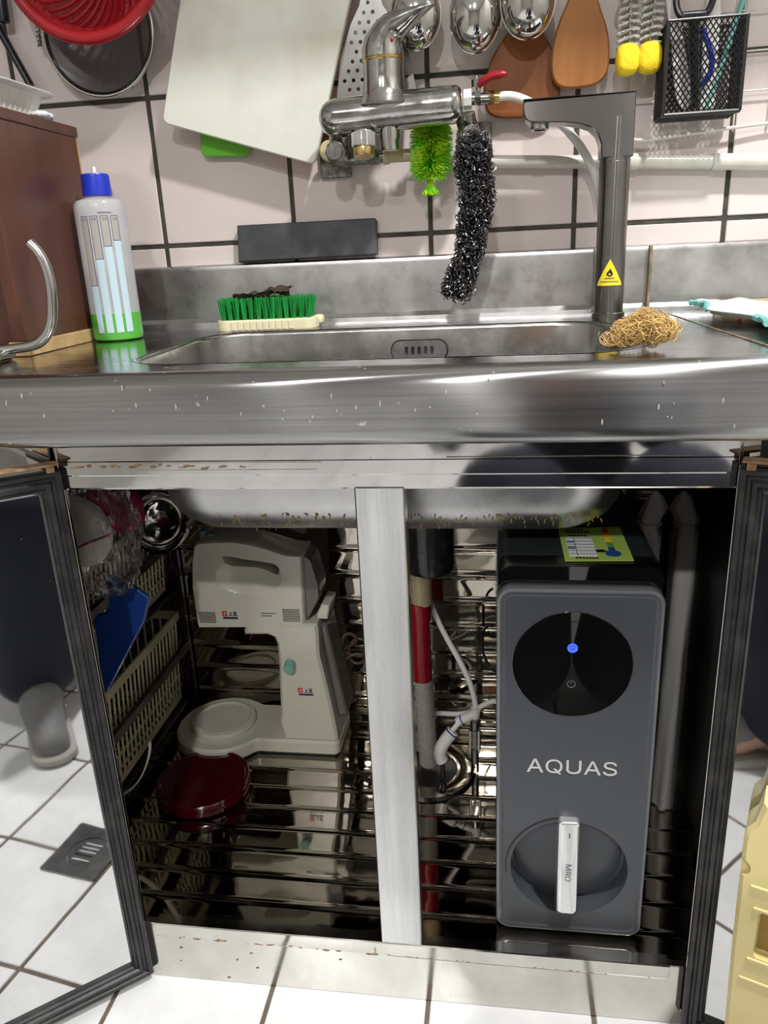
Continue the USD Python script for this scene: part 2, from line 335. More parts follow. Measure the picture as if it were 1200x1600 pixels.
def lathe(prof, c=(0, 0, 0), axis=(0, 0, 1), n=32):
    """profile of (radius, height) turned about an axis through c"""
    ax = np.asarray(axis, float); ax /= np.linalg.norm(ax)
    a = np.cross(ax, [0, 1.0, 0] if abs(ax[1]) < 0.9 else [1.0, 0, 0]); a /= np.linalg.norm(a); b = np.cross(ax, a)
    th = np.arange(n) * 2 * PI / n; d = np.cos(th)[:, None] * a + np.sin(th)[:, None] * b
    return loft([np.asarray(c) + ax * h + d * max(r, 1e-5) for r, h in prof])
def inset(P, b):
    P = np.asarray(P, float); e0 = P - np.roll(P, 1, 0); e1 = np.roll(P, -1, 0) - P
    u = lambda e: e / (np.linalg.norm(e, axis=1, keepdims=True) + 1e-12)
    area = 0.5 * np.sum(P[:, 0] * np.roll(P[:, 1], -1) - P[:, 1] * np.roll(P[:, 0], -1)); s = 1 if area > 0 else -1
    n0 = np.stack([-u(e0)[:, 1], u(e0)[:, 0]], 1) * s; n1 = np.stack([-u(e1)[:, 1], u(e1)[:, 0]], 1) * s
    m = n0 + n1; m /= np.maximum(np.sum(m * n0, axis=1, keepdims=True), 0.35)
    return P + m * b
def plate(P, lo, hi, plane='xz', b=0.0008, holes=()):
    """outline P extruded from lo to hi across its plane, edges chamfered; outlines are (x,z) or (x,y)"""
    P = np.asarray(P, float)
    if np.sum(P[:, 0] * np.roll(P[:, 1], -1) - P[:, 1] * np.roll(P[:, 0], -1)) < 0: P = P[::-1]
    if holes:
        poly = sg.Polygon(P, [np.asarray(h) for h in holes]); m = trimesh.creation.extrude_polygon(poly, hi - lo, engine='earcut'); v, f = np.array(m.vertices), np.array(m.faces); v[:, 2] += lo
    else:
        Q = inset(P, b); n = len(P)
        rings = [np.c_[Q, np.full(n, lo)], np.c_[P, np.full(n, lo + b)], np.c_[P, np.full(n, hi - b)], np.c_[Q, np.full(n, hi)]]
        v, f = loft(rings, caps=False)
        cv, cf = trimesh.creation.triangulate_polygon(sg.Polygon(Q), engine='earcut')
        cv, cf = np.asarray(cv), np.asarray(cf); a = cv[cf]
        sgn = np.cross(a[:, 1] - a[:, 0], a[:, 2] - a[:, 0]); cf = np.where((sgn < 0)[:, None], cf[:, ::-1], cf)
        o = len(v); v = np.vstack([v, np.c_[cv, np.full(len(cv), lo)], np.c_[cv, np.full(len(cv), hi)]])
        f = np.vstack([f, cf[:, ::-1] + o, cf + o + len(cv)])
    if plane == 'xz': v = np.c_[v[:, 0], v[:, 2], v[:, 1]]; f = f[:, ::-1]
    if plane == 'yz': v = np.c_[v[:, 2], v[:, 0], v[:, 1]]
    return v, f
def rrect(cx, cy, w, h, r, n=6):
    r = min(r, w / 2 - 1e-5, h / 2 - 1e-5); P = []
    for sx, sy, a0 in ((1, 1, 0), (-1, 1, 90), (-1, -1, 180), (1, -1, 270)):
        for k in range(n + 1):
            a = math.radians(a0 + 90 * k / n); P.append((cx + sx * (w / 2 - r) + r * math.cos(a), cy + sy * (h / 2 - r) + r * math.sin(a)))
    return np.array(P)
def circ(cx, cy, r, n=32, r2=None):
    t = np.arange(n) * 2 * PI / n; return np.c_[cx + r * np.cos(t), cy + (r2 or r) * np.sin(t)]
def sheet(X, Y, Z):
    """grid of points as a surface"""
    a, b = X.shape; v = np.stack([X, Y, Z], -1).reshape(-1, 3); i, j = np.meshgrid(np.arange(a - 1), np.arange(b - 1), indexing='ij')
    q = np.stack([i * b + j, (i + 1) * b + j, (i + 1) * b + j + 1, i * b + j + 1], -1).reshape(-1, 4)
    return v, np.vstack([q[:, [0, 1, 2]], q[:, [0, 2, 3]]])
def ball(c, r, n=16):
    m = trimesh.creation.uv_sphere(1.0, count=[n, 2 * n]); return np.array(m.vertices) * r + np.asarray(c), np.array(m.faces)
def xf(m, R=None, t=(0, 0, 0), c=(0, 0, 0)):
    v, f = vf(m); v = v - np.asarray(c)
    if R is not None: v = v @ np.asarray(R).T
    return v + np.asarray(c) + np.asarray(t), f
def rot(ax, deg):
    a = math.radians(deg); c, s = math.cos(a), math.sin(a)
    return {'x': np.array([[1, 0, 0], [0, c, -s], [0, s, c]]), 'y': np.array([[c, 0, s], [0, 1, 0], [-s, 0, c]]), 'z': np.array([[c, -s, 0], [s, c, 0], [0, 0, 1]])}[ax]
def man(m):
    v, f = vf(m); t = trimesh.Trimesh(v, f, process=True)
    if t.volume < 0: t.invert()
    return m3.Manifold(m3.Mesh(vert_properties=np.asarray(t.vertices, np.float32), tri_verts=np.asarray(t.faces, np.uint32)))
def curls(n, centre, spread, rad, turns, wire, seed, sides=3, pts=14, shape=None):
    """a tangle of small coils"""
    g = np.random.default_rng(seed); out = []
    for k in range(n):
        c = shape(g) if shape else np.asarray(centre) + g.normal(size=3) * spread
        a, b, d = np.linalg.qr(g.normal(size=(3, 3)))[0]
        t = np.linspace(0, turns * 2 * PI * g.uniform(0.6, 1.2), pts); r = rad * g.uniform(0.6, 1.3)
        P = c + r * (np.cos(t)[:, None] * a + np.sin(t)[:, None] * b) + d * (t[:, None] / t[-1] - 0.5) * r * 2.2
        out.append(tube(P, wire, sides))
    return cat(*out)
def text(s, h, depth, at, R=None, sx=1.0, bold=False):
    """lettering standing in the xz plane facing -y, centred at 'at'"""
    m = meshkit.text_mesh(s, h, depth, bold); v, f = np.array(m.vertices), np.array(m.faces)
    c = (v.max(0) + v.min(0)) / 2; v = (v - c) * [sx, 1, 1]; v = np.c_[v[:, 0], -v[:, 2], v[:, 1]]
    if R is not None: v = v @ np.asarray(R).T
    return v + np.asarray(at), f
# ================================================================== THE ROOM
YW = 0.505; TS, TX, TZ = 0.2101, -0.401, 0.9325
w = struct('wall_back', bb(-1.45, 1.25, YW + 0.0015, YW + 0.12, 0, 2.4, 0), 'grout_dark')
for i in range(-4, 9):
    for j in range(-1, 7):
        x0, z0 = TX + i * TS, TZ + j * TS
        xa, xb, za, zb = max(x0, -1.45) + 0.0034, min(x0 + TS, 1.25) - 0.0034, z0 + 0.0034, min(z0 + TS, 2.4) - 0.0034
        if xb - xa < 0.02 or zb - za < 0.02: continue
        obj('tile', bb(xa, xb, YW - 0.0005, YW + 0.006, za, zb, 0.0012), 'tile_wall', w, smooth=False)
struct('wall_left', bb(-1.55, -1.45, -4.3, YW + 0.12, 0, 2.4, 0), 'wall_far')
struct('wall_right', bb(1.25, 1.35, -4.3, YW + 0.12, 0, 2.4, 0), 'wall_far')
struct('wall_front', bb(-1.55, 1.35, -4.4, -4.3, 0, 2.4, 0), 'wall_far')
struct('ceiling', bb(-1.55, 1.35, -4.4, YW + 0.12, 2.4, 2.5, 0), 'wall_paint')
fl = struct('floor', bb(-1.55, 1.35, -4.4, YW + 0.12, -0.1, -0.0015, 0), 'grout_floor')
FT, FX, FY = 0.2055, 0.0332, -0.19
for i in range(-10, 8):
    for j in range(-21, 1):
        x0, y0 = FX + i * FT, FY + j * FT
        xa, xb, ya, yb = max(x0, -1.45) + 0.003, min(x0 + FT, 1.25) - 0.003, max(y0, -4.3) + 0.003, y0 + FT - 0.003
        if xb - xa < 0.03 or yb - ya < 0.03: continue
        obj('tile', bb(xa, xb, ya, yb, -0.008, 0.0, 0.0012), 'tile_floor', fl, smooth=False)
t = thing('floor_drain', 'square steel floor drain set between the white floor tiles, mirrored in the left cabinet door', 'floor drain', (-0.165, -0.245, 0.0))
obj('frame', plate(rrect(-0.165, -0.245, 0.105, 0.105, 0.004), 0.0, 0.003, 'xy', 0.001, holes=[circ(-0.165, -0.245, 0.032)]), 'drain_steel', t)
obj('grate', plate(circ(-0.165, -0.245, 0.031), 0.0, 0.002, 'xy', holes=[rrect(-0.165 + dx, -0.245, 0.004, 0.036, 0.002, 2) for dx in (-.018, -.009, 0, .009, .018)]), 'drain_steel', t)
for i, (p, r, _, _) in enumerate(LAMPS):
    t = thing('ceiling_lamp', ['small round ceiling lamp nearest the sink wall', 'small round ceiling lamp far behind the crouching person', 'larger round ceiling lamp on the left of the room'][i], 'lamp', (p[0], p[1], 2.365))
    obj('housing', lathe([(r + 0.018, 0.035), (r + 0.018, 0.004), (r + 0.012, 0.0), (r + 0.003, 0.0), (r + 0.002, 0.01), (0, 0.01)], (p[0], p[1], 2.365)), 'lamp_white', t)

# ================================================================== SINK COUNTER
DZ = 0.8085
ct = thing('sink_counter', 'stainless steel sink counter with rolled front edge and a long basin below the taps', 'sink', (0, 0.22, 0.74))
prof = [(-0.022, 0.7395), (-0.030, 0.7390), (-0.037, 0.7415), (-0.0405, 0.7475), (-0.0405, 0.754), (-0.0402, 0.775), (-0.0398, 0.796), (-0.0375, 0.8035), (-0.032, 0.8085), (-0.0245, 0.8105), (-0.016, 0.8105), (-0.009, 0.8090), (0.0, DZ - 0.0008), (0.012, DZ - 0.001),
        (0.30, DZ - 0.0002), (0.478, DZ), (0.4885, DZ), (0.4885, 0.798), (0.012, 0.798), (-0.018, 0.794), (-0.020, 0.752)]
def extr(profile, xs):
    return loft([[(x, y, z) for y, z in profile] for x in xs], caps=False)
def bar(profile, x0, x1, b=0.0004):
    v, f = plate(np.asarray(profile), x0, x1, 'xz', b); return np.c_[v[:, 1], v[:, 0], v[:, 2]], f[:, ::-1]
BX0, BX1, BY0, BY1, BR = -0.290, 0.270, 0.055, 0.378, 0.075
body = man(bar(prof, -1.44, 1.24))
hole = man(loft([np.c_[rrect((BX0 + BX1) / 2, (BY0 + BY1) / 2, BX1 - BX0, BY1 - BY0, BR, 12), np.full(52, z)] for z in (0.70, 0.90)]))
obj('countertop', body - hole, 'steel_deck', ct, smooth=40)
# separate polished face of the rolled edge, 0.3 mm proud, brushed along its length
face = [(-0.0300, 0.7386), (-0.0374, 0.7411), (-0.0409, 0.7475), (-0.0409, 0.754), (-0.0406, 0.775), (-0.0402, 0.7962), (-0.0379, 0.8038), (-0.0323, 0.8089), (-0.0245, 0.8109), (-0.017, 0.8108)]
fx = np.linspace(-1.44, 1.24, 60); FXg, K = np.meshgrid(fx, np.arange(len(face)), indexing='ij'); fa = np.array(face)
obj('front_edge', sheet(FXg, fa[K, 0], fa[K, 1]), 'steel_brushed', ct, smooth=60)
def basin_rings(o):
    R = []
    cx, cy, w0, h0 = (BX0 + BX1) / 2, (BY0 + BY1) / 2, BX1 - BX0, BY1 - BY0
    for z, ins in [(DZ - 0.0005, -0.004), (DZ - 0.002, 0.0), (DZ - 0.006, 0.0015), (0.76, 0.006), (0.70, 0.010), (0.660, 0.013)] + [(0.660 - 0.056 * math.sin(a), 0.013 + 0.056 * (1 - math.cos(a))) for a in np.radians([20, 40, 60, 75, 90])] + [(0.6015, 0.11)]:
        R.append(np.c_[rrect(cx, cy, w0 - 2 * ins + 2 * o, h0 - 2 * ins + 2 * o, max(BR - ins * .5, 0.04), 12), np.full(52, z - o * (1.0 if z < 0.70 else 0))])
    return R
I = basin_rings(0.0)
obj('basin', loft(I, caps='end'), 'steel_basin', ct, smooth=50)
obj('basin_underside', loft(basin_rings(0.0018)[2:], caps='end'), 'steel_under', ct, smooth=50)
g = np.random.default_rng(3); gr = []      # rusty drips where the basin's underside turns in
for k in range(150):
    x = g.uniform(-0.20, 0.235); z = 0.634 - abs(g.normal(0, 0.010)); a = math.asin(min(1, (0.660 - z) / 0.056)); y = BY0 + 0.0125 + 0.056 * (1 - math.cos(a)) - 0.0022
    L = g.uniform(0.002, 0.006)
    gr.append(tube([(x + g.normal(0, .001), y + .0012, z - L), (x, y, z), (x + g.normal(0, .0018), y - .0002, z + L)], [0.0004, 0.0009, 0.0003], 4))
obj('rust_drips', cat(*gr), 'basin_grime', ct, kind='stuff')
obj('backsplash', bar([(0.4785, DZ), (0.4795, DZ + 0.006), (0.488, DZ + 0.012), (0.4905, 0.893), (0.4925, 0.899), (0.497, 0.9015), (0.504, 0.9015), (0.504, DZ)], -1.44, 1.24), 'steel_splash', ct)
obj('seam', bb(0.3345, 0.3385, 0.4768, 0.4895, DZ, 0.9005, 0.0005), 'seal_rusty', ct)
sv = np.array([(0.3535, 0.480), (0.3555, 0.480), (0.379, 0.02), (0.3765, 0.02)]); obj('seam', plate(sv, DZ - 0.001, DZ + 0.0006, 'xy', 0.0002), 'seal_rusty', ct)
ovp = rrect(0.010, 0.776, 0.077, 0.026, 0.012)
obj('overflow_cover', xf(plate(ovp, 0.3655, 0.3705, 'xz', 0.001, holes=[rrect(0.010 + dx, 0.776, 0.0045, 0.011, 0.002, 2) for dx in (-.018, -.009, 0, .009, .018)]), rot('x', -4), c=(0.01, 0.368, 0.776)), 'steel_basin', ct)
obj('overflow_seal', xf(plate(rrect(0.010, 0.776, 0.081, 0.030, 0.014), 0.3675, 0.3715, 'xz', 0.0006), rot('x', -4), c=(0.01, 0.368, 0.776)), 'drain_black', ct)
# water drops on the front edge
dr = []
for k in range(44):
    x = g.uniform(-0.40, 0.36); z = g.uniform(0.752, 0.80); s = g.uniform(0.0004, 0.0010)
    dr.append(ball((x, -0.0406, z), np.array([s, .0004, s * g.uniform(1.0, 4.0)]), 5))
obj('water_mark', cat(*dr), 'mark_pale', ct, kind='stuff')

# ================================================================== CABINET
cb = thing('sink_cabinet', 'mirror-polished steel under-sink cabinet with both doors swung open', 'cabinet', (0, 0.22, 0))
ZS, ZT = 0.0935, 0.686
XL, XR = -0.80, 0.346
# apron: shallow convex pressed rail
obj('apron', bar([(-0.0004, ZT), (-0.0016, ZT + 0.002), (-0.0016, 0.7005), (-0.0022, 0.7020), (-0.0022, 0.7160), (-0.0016, 0.7168), (-0.0016, 0.738), (0.012, 0.738), (0.012, ZT)], -0.336, 0.341, 0.0008), 'steel_apron', cb, smooth=8)
obj('apron', cyl((-0.3355, 0.010, ZT), (-0.3355, 0.010, 0.738), 0.0115, n=20), 'steel_apron', cb)
obj('apron', cyl((0.3405, 0.010, ZT), (0.3405, 0.010, 0.738), 0.0105, n=20), 'steel_apron', cb)
sm = []
for k in range(26):
    x = -0.325 + 0.20 * (k / 26) ** 1.2 + g.normal(0, .004); sm.append(ball((x, -0.0026, 0.7110 + g.normal(0, .0009)), np.array([g.uniform(.001, .005), .0005, g.uniform(.0006, .0017)]), 5))
obj('rust_spots', cat(*sm), 'rust', cb, kind='stuff', label='brown rust spots along the apron')
for a_, b_, c_ in ((-0.30, -0.055, 0.7145), (-0.27, -0.06, 0.7068)):
    obj('tape_residue', bb(a_, b_, -0.0028, -0.002, c_, c_ + 0.0008, 0.0002), 'residue', cb)
obj('tape_residue', bb(0.07, 0.30, -0.0026, -0.001, 0.7183, 0.7190, 0.0002), 'residue', cb)
obj('center_pillar', box((0.0022, 0.009, (ZS + 0.6875) / 2 - 0.0005), (0.0505, 0.024, 0.6875 - ZS + 0.003), 0.0014), 'steel_pillar', cb)
obj('kick_plate', bb(-0.352, 0.348, 0.0, 0.02, 0.0, ZS - 0.002, 0.001), 'steel_kick', cb)
obj('sill', bar([(-0.0035, 0.0745), (-0.0042, 0.0765), (-0.0042, ZS + 0.0005), (-0.003, ZS + 0.0018), (0.012, ZS + 0.0018), (0.012, 0.074)], -0.322, 0.322), 'steel_kick', cb)
rk = []
for k in range(70):
    x = g.uniform(-0.32, 0.31); z = 0.0742 + g.normal(0, .0018); s = g.uniform(.0005, .0018) * (1.3 if x < 0 else .7)
    rk.append(ball((x, -0.0040 if z > 0.0745 else -0.0006, z), np.array([s * g.uniform(1, 2.5), .0006, s * .7]), 5))
for k in range(7):
    x = g.uniform(-0.33, -0.03); rk.append(ball((x, -0.0004, g.uniform(0.004, 0.06)), np.array([g.uniform(.0008, .0025), .0006, g.uniform(.0006, .0013)]), 5))
obj('rust_spots', cat(*rk), 'rust', cb, kind='stuff', label='brown rust spots along the sill')
obj('residue_line', cat(bb(-0.30, -0.03, -0.0008, 0.0004, 0.0715, 0.0737, 0.0003), bb(-0.012, 0.25, -0.0008, 0.0004, 0.0700, 0.0712, 0.0003), bb(-0.0325, -0.0300, -0.0049, -0.0035, 0.0735, 0.0865, 0.0004)), 'residue', cb)
# ribbed shelf
def ribbed(u, period, h, wd, first):
    d = (u - first + period / 2) % period - period / 2
    return h * np.exp(-(d / wd) ** 2)
ys = np.unique(np.r_[np.linspace(0.010, 0.494, 90), np.concatenate([np.linspace(c - 0.010, c + 0.010, 13) for c in np.arange(0.046, 0.48, 0.0465)])])
xs = np.linspace(XL, XR, 24)
XX, YY = np.meshgrid(xs, ys, indexing='ij')
ZZ = ZS - 0.0015 + ribbed(YY, 0.0465, 0.0013, 0.0034, 0.046) + 0.0009 * (meshkit.fbm(np.stack([XX * 9, YY * 9, XX * 0], -1), 3, 5) - 0.5)
obj('bottom_shelf', sheet(XX, YY, ZZ), 'steel_inside', cb, smooth=80)
zs = np.unique(np.r_[np.linspace(0.085, 0.80, 90), np.concatenate([np.linspace(c - 0.010, c + 0.010, 13) for c in np.arange(0.135, 0.79, 0.0485)])])
XX, ZZ = np.meshgrid(xs, zs, indexing='ij')
YY = 0.4935 - ribbed(ZZ, 0.0485, 0.0020, 0.0046, 0.135) + 0.0009 * (meshkit.fbm(np.stack([XX * 9, ZZ * 9, XX * 0], -1), 3, 9) - 0.5)
v, f = sheet(XX, YY, ZZ); obj('back_panel', (v, f[:, ::-1]), 'steel_inside', cb, smooth=80)
obj('side_panel', bb(XR, XR + 0.006, 0.012, 0.495, 0.0, 0.797, 0.0005), 'steel_side', cb)
obj('side_panel', bb(XL - 0.006, XL, 0.012, 0.495, 0.0, 0.797, 0.0005), 'steel_side', cb)
obj('front_panel', bb(XL, -0.372, 0.004, 0.012, 0.0, 0.738, 0.001), 'steel_apron', cb)
obj('jamb', bar([(0.0, 0.0), (-0.001, 0.003), (-0.001, 0.735), (0.0, 0.738), (0.022, 0.738), (0.022, 0.0)], -0.374, -0.3465, 0.001), 'steel_mirror', cb)
obj('jamb', cyl((-0.3455, 0.008, 0.094), (-0.3455, 0.008, ZT), 0.006, n=14), 'steel_mirror', cb)
obj('jamb', bb(0.3415, 0.3595, 0.0, 0.022, 0.0, 0.738, 0.001), 'steel_side', cb)
def make_door(hinge, ang, left):
    a = math.radians(-ang if left else 180 + ang); d = np.array([math.cos(a), math.sin(a), 0]); n = np.array([-d[1], d[0], 0]) * (1 if left else -1)
    H = np.array([hinge[0], hinge[1], 0.0])
    def place(m):        # local: x along the door, y out of its inner face, z up
        v, f = vf(m); return H + v[:, :1] * d + v[:, 1:2] * n + v[:, 2:3] * [0, 0, 1], (f if left else f[:, ::-1])
    return place
DW, GW, DZ0, DZ1 = 0.325, 0.024, 0.013, 0.710
DOORS = []
for left in (True, False):
    pl = make_door((-0.350, -0.015) if left else (0.343, -0.012), 140 if left else 158, left)
    l0 = -0.018 if left else -0.004
    dr_ = obj('door', pl(bb(l0 + 0.002, l0 + DW - 0.002, -0.016, -0.002, DZ0 + 0.002, DZ1 - 0.002, 0.001)), 'steel_apron', cb)
    # polished inner face with a wavy pressed surface
    U, V = np.meshgrid(np.linspace(l0 + GW - 0.004, l0 + DW - GW + 0.004, 20), np.linspace(DZ0 + GW - 0.004, DZ1 - GW + 0.004, 30), indexing='ij')
    W = -0.0015 + 0.0008 * (meshkit.fbm(np.stack([U * 7, V * 7, U * 0 + (3 if left else 8)], -1), 2, 2) - .5)
    v, f = sheet(U, W, V); obj('inner_panel', pl((v, f[:, ::-1])), 'steel_door', dr_, smooth=80)
    # black rubber gasket frame, ribbed, four strips
    gp = [(0, -0.004), (0, 0.004), (0.002, 0.0065), (0.006, 0.0065), (0.008, 0.004), (0.0105, 0.004), (0.0125, 0.0068), (0.0165, 0.0068), (0.0185, 0.0035), (0.0205, 0.0035), (0.0225, 0.005), (0.024, 0.002), (0.024, -0.004)]
    x0, x1 = l0, l0 + DW
    for side in range(4):
        ring = []
        for e in (0, 1):
            pts = []
            for q, h in gp:
                if side == 0: pts.append((x0 + q, h, (DZ0 + q) if e == 0 else (DZ1 - q)))
                if side == 1: pts.append((x1 - q, h, (DZ1 - q) if e == 0 else (DZ0 + q)))
                if side == 2: pts.append(((x1 - q) if e == 0 else (x0 + q), h, DZ0 + q))
                if side == 3: pts.append(((x0 + q) if e == 0 else (x1 - q), h, DZ1 - q))
            ring.append(pts)
        m = loft(ring); obj('gasket', pl((m[0], m[1])), 'rubber_black', dr_, smooth=25)
    obj('hinge_pin', pl(cyl((l0 + 0.004, -0.006, DZ0 - 0.004), (l0 + 0.004, -0.006, DZ0 + 0.006), 0.004)), 'steel_mirror', dr_)
    obj('hinge_bracket', pl(cat(bb(l0 + 0.002, l0 + 0.075, -0.004, 0.012, DZ1 + 0.006, DZ1 + 0.0085, 0.0005), bb(l0 + 0.006, l0 + 0.014, -0.004, 0.010, DZ1 - 0.001, DZ1 + 0.007, 0.0005))), 'rust', dr_)
    DOORS.append((pl, l0))
#@@NEXT
# ================================================================== ON THE COUNTER
# wooden cabinet at the left
wc = thing('wooden_cabinet', 'dark brown wooden box cabinet standing on the left end of the counter', 'cabinet', (-0.60, 0.265, DZ))
obj('side_board', bb(-0.466, -0.450, 0.155, 0.362, 0.826, 1.0755, 0.0008), 'wood_dark', wc)
obj('body', bb(-0.76, -0.466, 0.165, 0.358, 0.822, 1.0755, 0.001), 'wood_dark', wc)
obj('top_board', bb(-0.765, -0.4485, 0.150, 0.366, 1.0755, 1.0885, 0.001), 'wood_dark', wc)
obj('edge_strip', bb(-0.4655, -0.4505, 0.362, 0.3665, 0.826, 1.075, 0.0006), 'wood_edge', wc, label='pale raw wood edge')
obj('base_strip', bb(-0.472, -0.446, 0.155, 0.315, DZ, 0.8255, 0.001), 'wood_edge', wc, label='pale raw wood base strip')
obj('base_board', bb(-0.75, -0.475, 0.17, 0.35, DZ, 0.822, 0.001), 'wood_dark', wc)
# fluted white tray on top
def tray_rings():
    R = []; cx, cy = -0.566, 0.262
    for k, (z, g_, ru) in enumerate([(1.0895, 0.0, 0), (1.091, 0.004, 1), (1.100, 0.007, 1), (1.113, 0.012, 1), (1.118, 0.014, 0), (1.120, 0.026, 0), (1.1215, 0.0265, 0), (1.1215, 0.014, 0), (1.119, 0.011, 0), (1.093, 0.003, 0), (1.0915, 0.001, 0)]):
        P = rrect(cx, cy, 0.185 + 2 * g_, 0.105 + 2 * g_, 0.022 + g_ * .5, 10)
        P2 = []
        for a, b in zip(P, np.roll(P, -1, 0)):
            m = max(1, int(np.linalg.norm(b - a) / 0.0022))
            P2 += [a + (b - a) * q / m for q in range(m)]
        P2 = np.array(P2); n_ = 340; d = np.r_[0, np.cumsum(np.linalg.norm(np.diff(np.vstack([P2, P2[:1]]), axis=0), axis=1))]
        tt = np.linspace(0, d[-1], n_, endpoint=False); Q = np.c_[np.interp(tt, d, np.r_[P2[:, 0], P2[0, 0]]), np.interp(tt, d, np.r_[P2[:, 1], P2[0, 1]])]
        if ru: Q = Q + (Q - [cx, cy]) / np.linalg.norm(Q - [cx, cy], axis=1, keepdims=True) * (0.0008 * np.sign(np.sin(np.arange(n_) * 2 * PI * 55 / n_)))[:, None]
        R.append(np.c_[Q, np.full(n_, z)])
    return R
obj('food_tray', loft(tray_rings()), 'plastic_white', label='white plastic tray with fluted sides on top of the wooden cabinet', category='tray', smooth=25)
g = np.random.default_rng(11); v, f = ball((-0.4625, 0.305, 1.0945), np.array([.012, .022, .0058]), 14); v = v + (meshkit.fbm(v * 160, 3, 4)[:, None] - .5) * 0.006; v[:, 2] = np.maximum(v[:, 2], 1.0888)
obj('paper_wad', (v, f), 'wet_paper', label='crumpled bluish white paper wad under the tray corner on the wooden cabinet', category='paper', smooth=False)
# bent steel tube
tp = spline([(-0.3985, 0.12, 0.937), (-0.3915, 0.12, 0.929), (-0.3845, 0.12, 0.914), (-0.3822, 0.12, 0.888), (-0.3862, 0.12, 0.860), (-0.3935, 0.12, 0.842), (-0.406, 0.12, 0.8295), (-0.425, 0.12, 0.8235), (-0.52, 0.12, 0.8185), (-0.62, 0.12, 0.8150)], 60)
t = thing('steel_rack_leg', 'bent steel tube with an open end in front of the wooden cabinet', 'rack', (-0.45, 0.12, DZ))
obj('tube', tube(tp, 0.0058, 14), 'wire_steel', t)
d0 = (tp[0] - tp[1]) / np.linalg.norm(tp[0] - tp[1])
obj('hole', cyl(tp[0] - d0 * 0.001, tp[0] + d0 * 0.0003, 0.0044, n=14), 'plastic_black', t, label='dark open end of the tube')
obj('clamp', cat(cyl((-0.455, 0.100, DZ + 0.0066), (-0.455, 0.132, DZ + 0.0066), 0.0062, n=12), cyl((-0.461, 0.097, DZ + 0.0066), (-0.446, 0.097, DZ + 0.0066), 0.0042, n=6)), 'wire_steel', t)
# detergent bottle
bx, by, br = -0.413, 0.326, 0.0335
bt = thing('detergent_bottle', 'tall translucent measuring bottle with blue cap and a little green liquid left', 'bottle', (bx, by, DZ))
ns = 40
obj('body', lathe([(br - 0.006, DZ + .0004), (br - 0.001, DZ + 0.003), (br, DZ + 0.008), (br, 0.82), (br, 0.975), (br - 0.0005, 0.986), (br - 0.004, 0.9915), (0.020, 0.9945), (0.0155, 0.996), (0.0155, 1.0)], (bx, by, 0), n=ns), 'bottle_body', bt)
obj('liquid', lathe([(br - 0.0045, DZ + .0003), (br - 0.0008, DZ + 0.0025), (br + 0.0003, DZ + 0.008), (br + 0.0003, 0.8455), (br - 0.002, 0.8457)], (bx, by, 0), n=ns), 'bottle_liquid', bt, label='bright green liquid')
rib = [(0.0165 + 0.0004 * (k % 2), 0) for k in range(2)]
obj('cap', lathe([(0.0185, 0.9975), (0.0190, 0.9985), (0.0180, 1.022), (0.0168, 1.0245), (0.006, 1.0248)], (bx, by, 0), n=28), 'cap_blue', bt, label='blue screw cap')
obj('spout', lathe([(0.0035, 1.0245), (0.0028, 1.0330), (0.0015, 1.0340)], (bx, by, 0), n=12), 'plastic_white', bt)
def wrap(x0, x1, z0, z1, r, c=(bx, by), rot_=0.0, n=7):
    """patch on a standing cylinder; x0..x1 in metres of arc about its front"""
    A = np.linspace(x0, x1, n) / r + rot_; Zs = np.array([z0, z1]); AA, ZZ = np.meshgrid(A, Zs, indexing='ij')
    return sheet(c[0] + r * np.sin(AA), c[1] - r * np.cos(AA), ZZ)
for k, zz in enumerate((0.8835, 0.9175, 0.9335, 0.9405)):
    c0 = -0.0125 + k * 0.0135
    obj('scale_frame', cat(wrap(c0 - .0005, c0 + .0102, zz - .001, 0.9715, br + .0005)), 'print_navy', bt, smooth=True)
    obj('scale_window', wrap(c0 + .0002, c0 + .0095, zz, 0.9708, br + .0008), 'print_grey', bt, smooth=True)
    obj('scale_bar', wrap(c0, c0 + .0098, 0.8205, zz - .0008, br + .0009), 'print_sky', bt, smooth=True, label='pale blue printed bar')
    v, f = text('1:%d' % (k + 1), 0.0028, 0.0002, (0, 0, 0.9675)); ang = (c0 + .005 + v[:, 0]) / br; rr = br + .0012 - v[:, 1] * .2
    obj('scale_number', (np.c_[bx + rr * np.sin(ang), by - rr * np.cos(ang), v[:, 2]], f), 'print_navy', bt)
obj('print_line', wrap(0.012, 0.030, 0.9748, 0.9756, br + .0008), 'print_navy', bt, smooth=True)
# scrub brush lying bristles up
BRZ = rot('z', 3)
sb = thing('scrub_brush', 'cream-backed green bristle scrub brush lying upside down on the back of the sink', 'brush', (-0.217, 0.408, DZ), math.radians(4))
P = rrect(0, 0, 0.150, 0.046, 0.018, 8)
v, f = loft([np.c_[P * [.985, .95], np.full(len(P), 0.0)], np.c_[P, np.full(len(P), 0.002)], np.c_[P, np.full(len(P), 0.013)], np.c_[P * [.985, .95], np.full(len(P), 0.0155)]])
obj('block', (v, f), 'cream_plastic', sb, local=True)
for k in range(10):
    x = -0.047 + k * 0.0094
    obj('grip_rib', rbox((x, -0.0228, 0.0075), (0.0072, 0.0030, 0.0125), .0011), 'cream_plastic', sb, local=True)
obj('block_end', rbox((0.0735, 0.012, 0.0105), (0.016, 0.022, 0.013), .005), 'cream_plastic', sb, local=True)
tuf = []; g = np.random.default_rng(5)
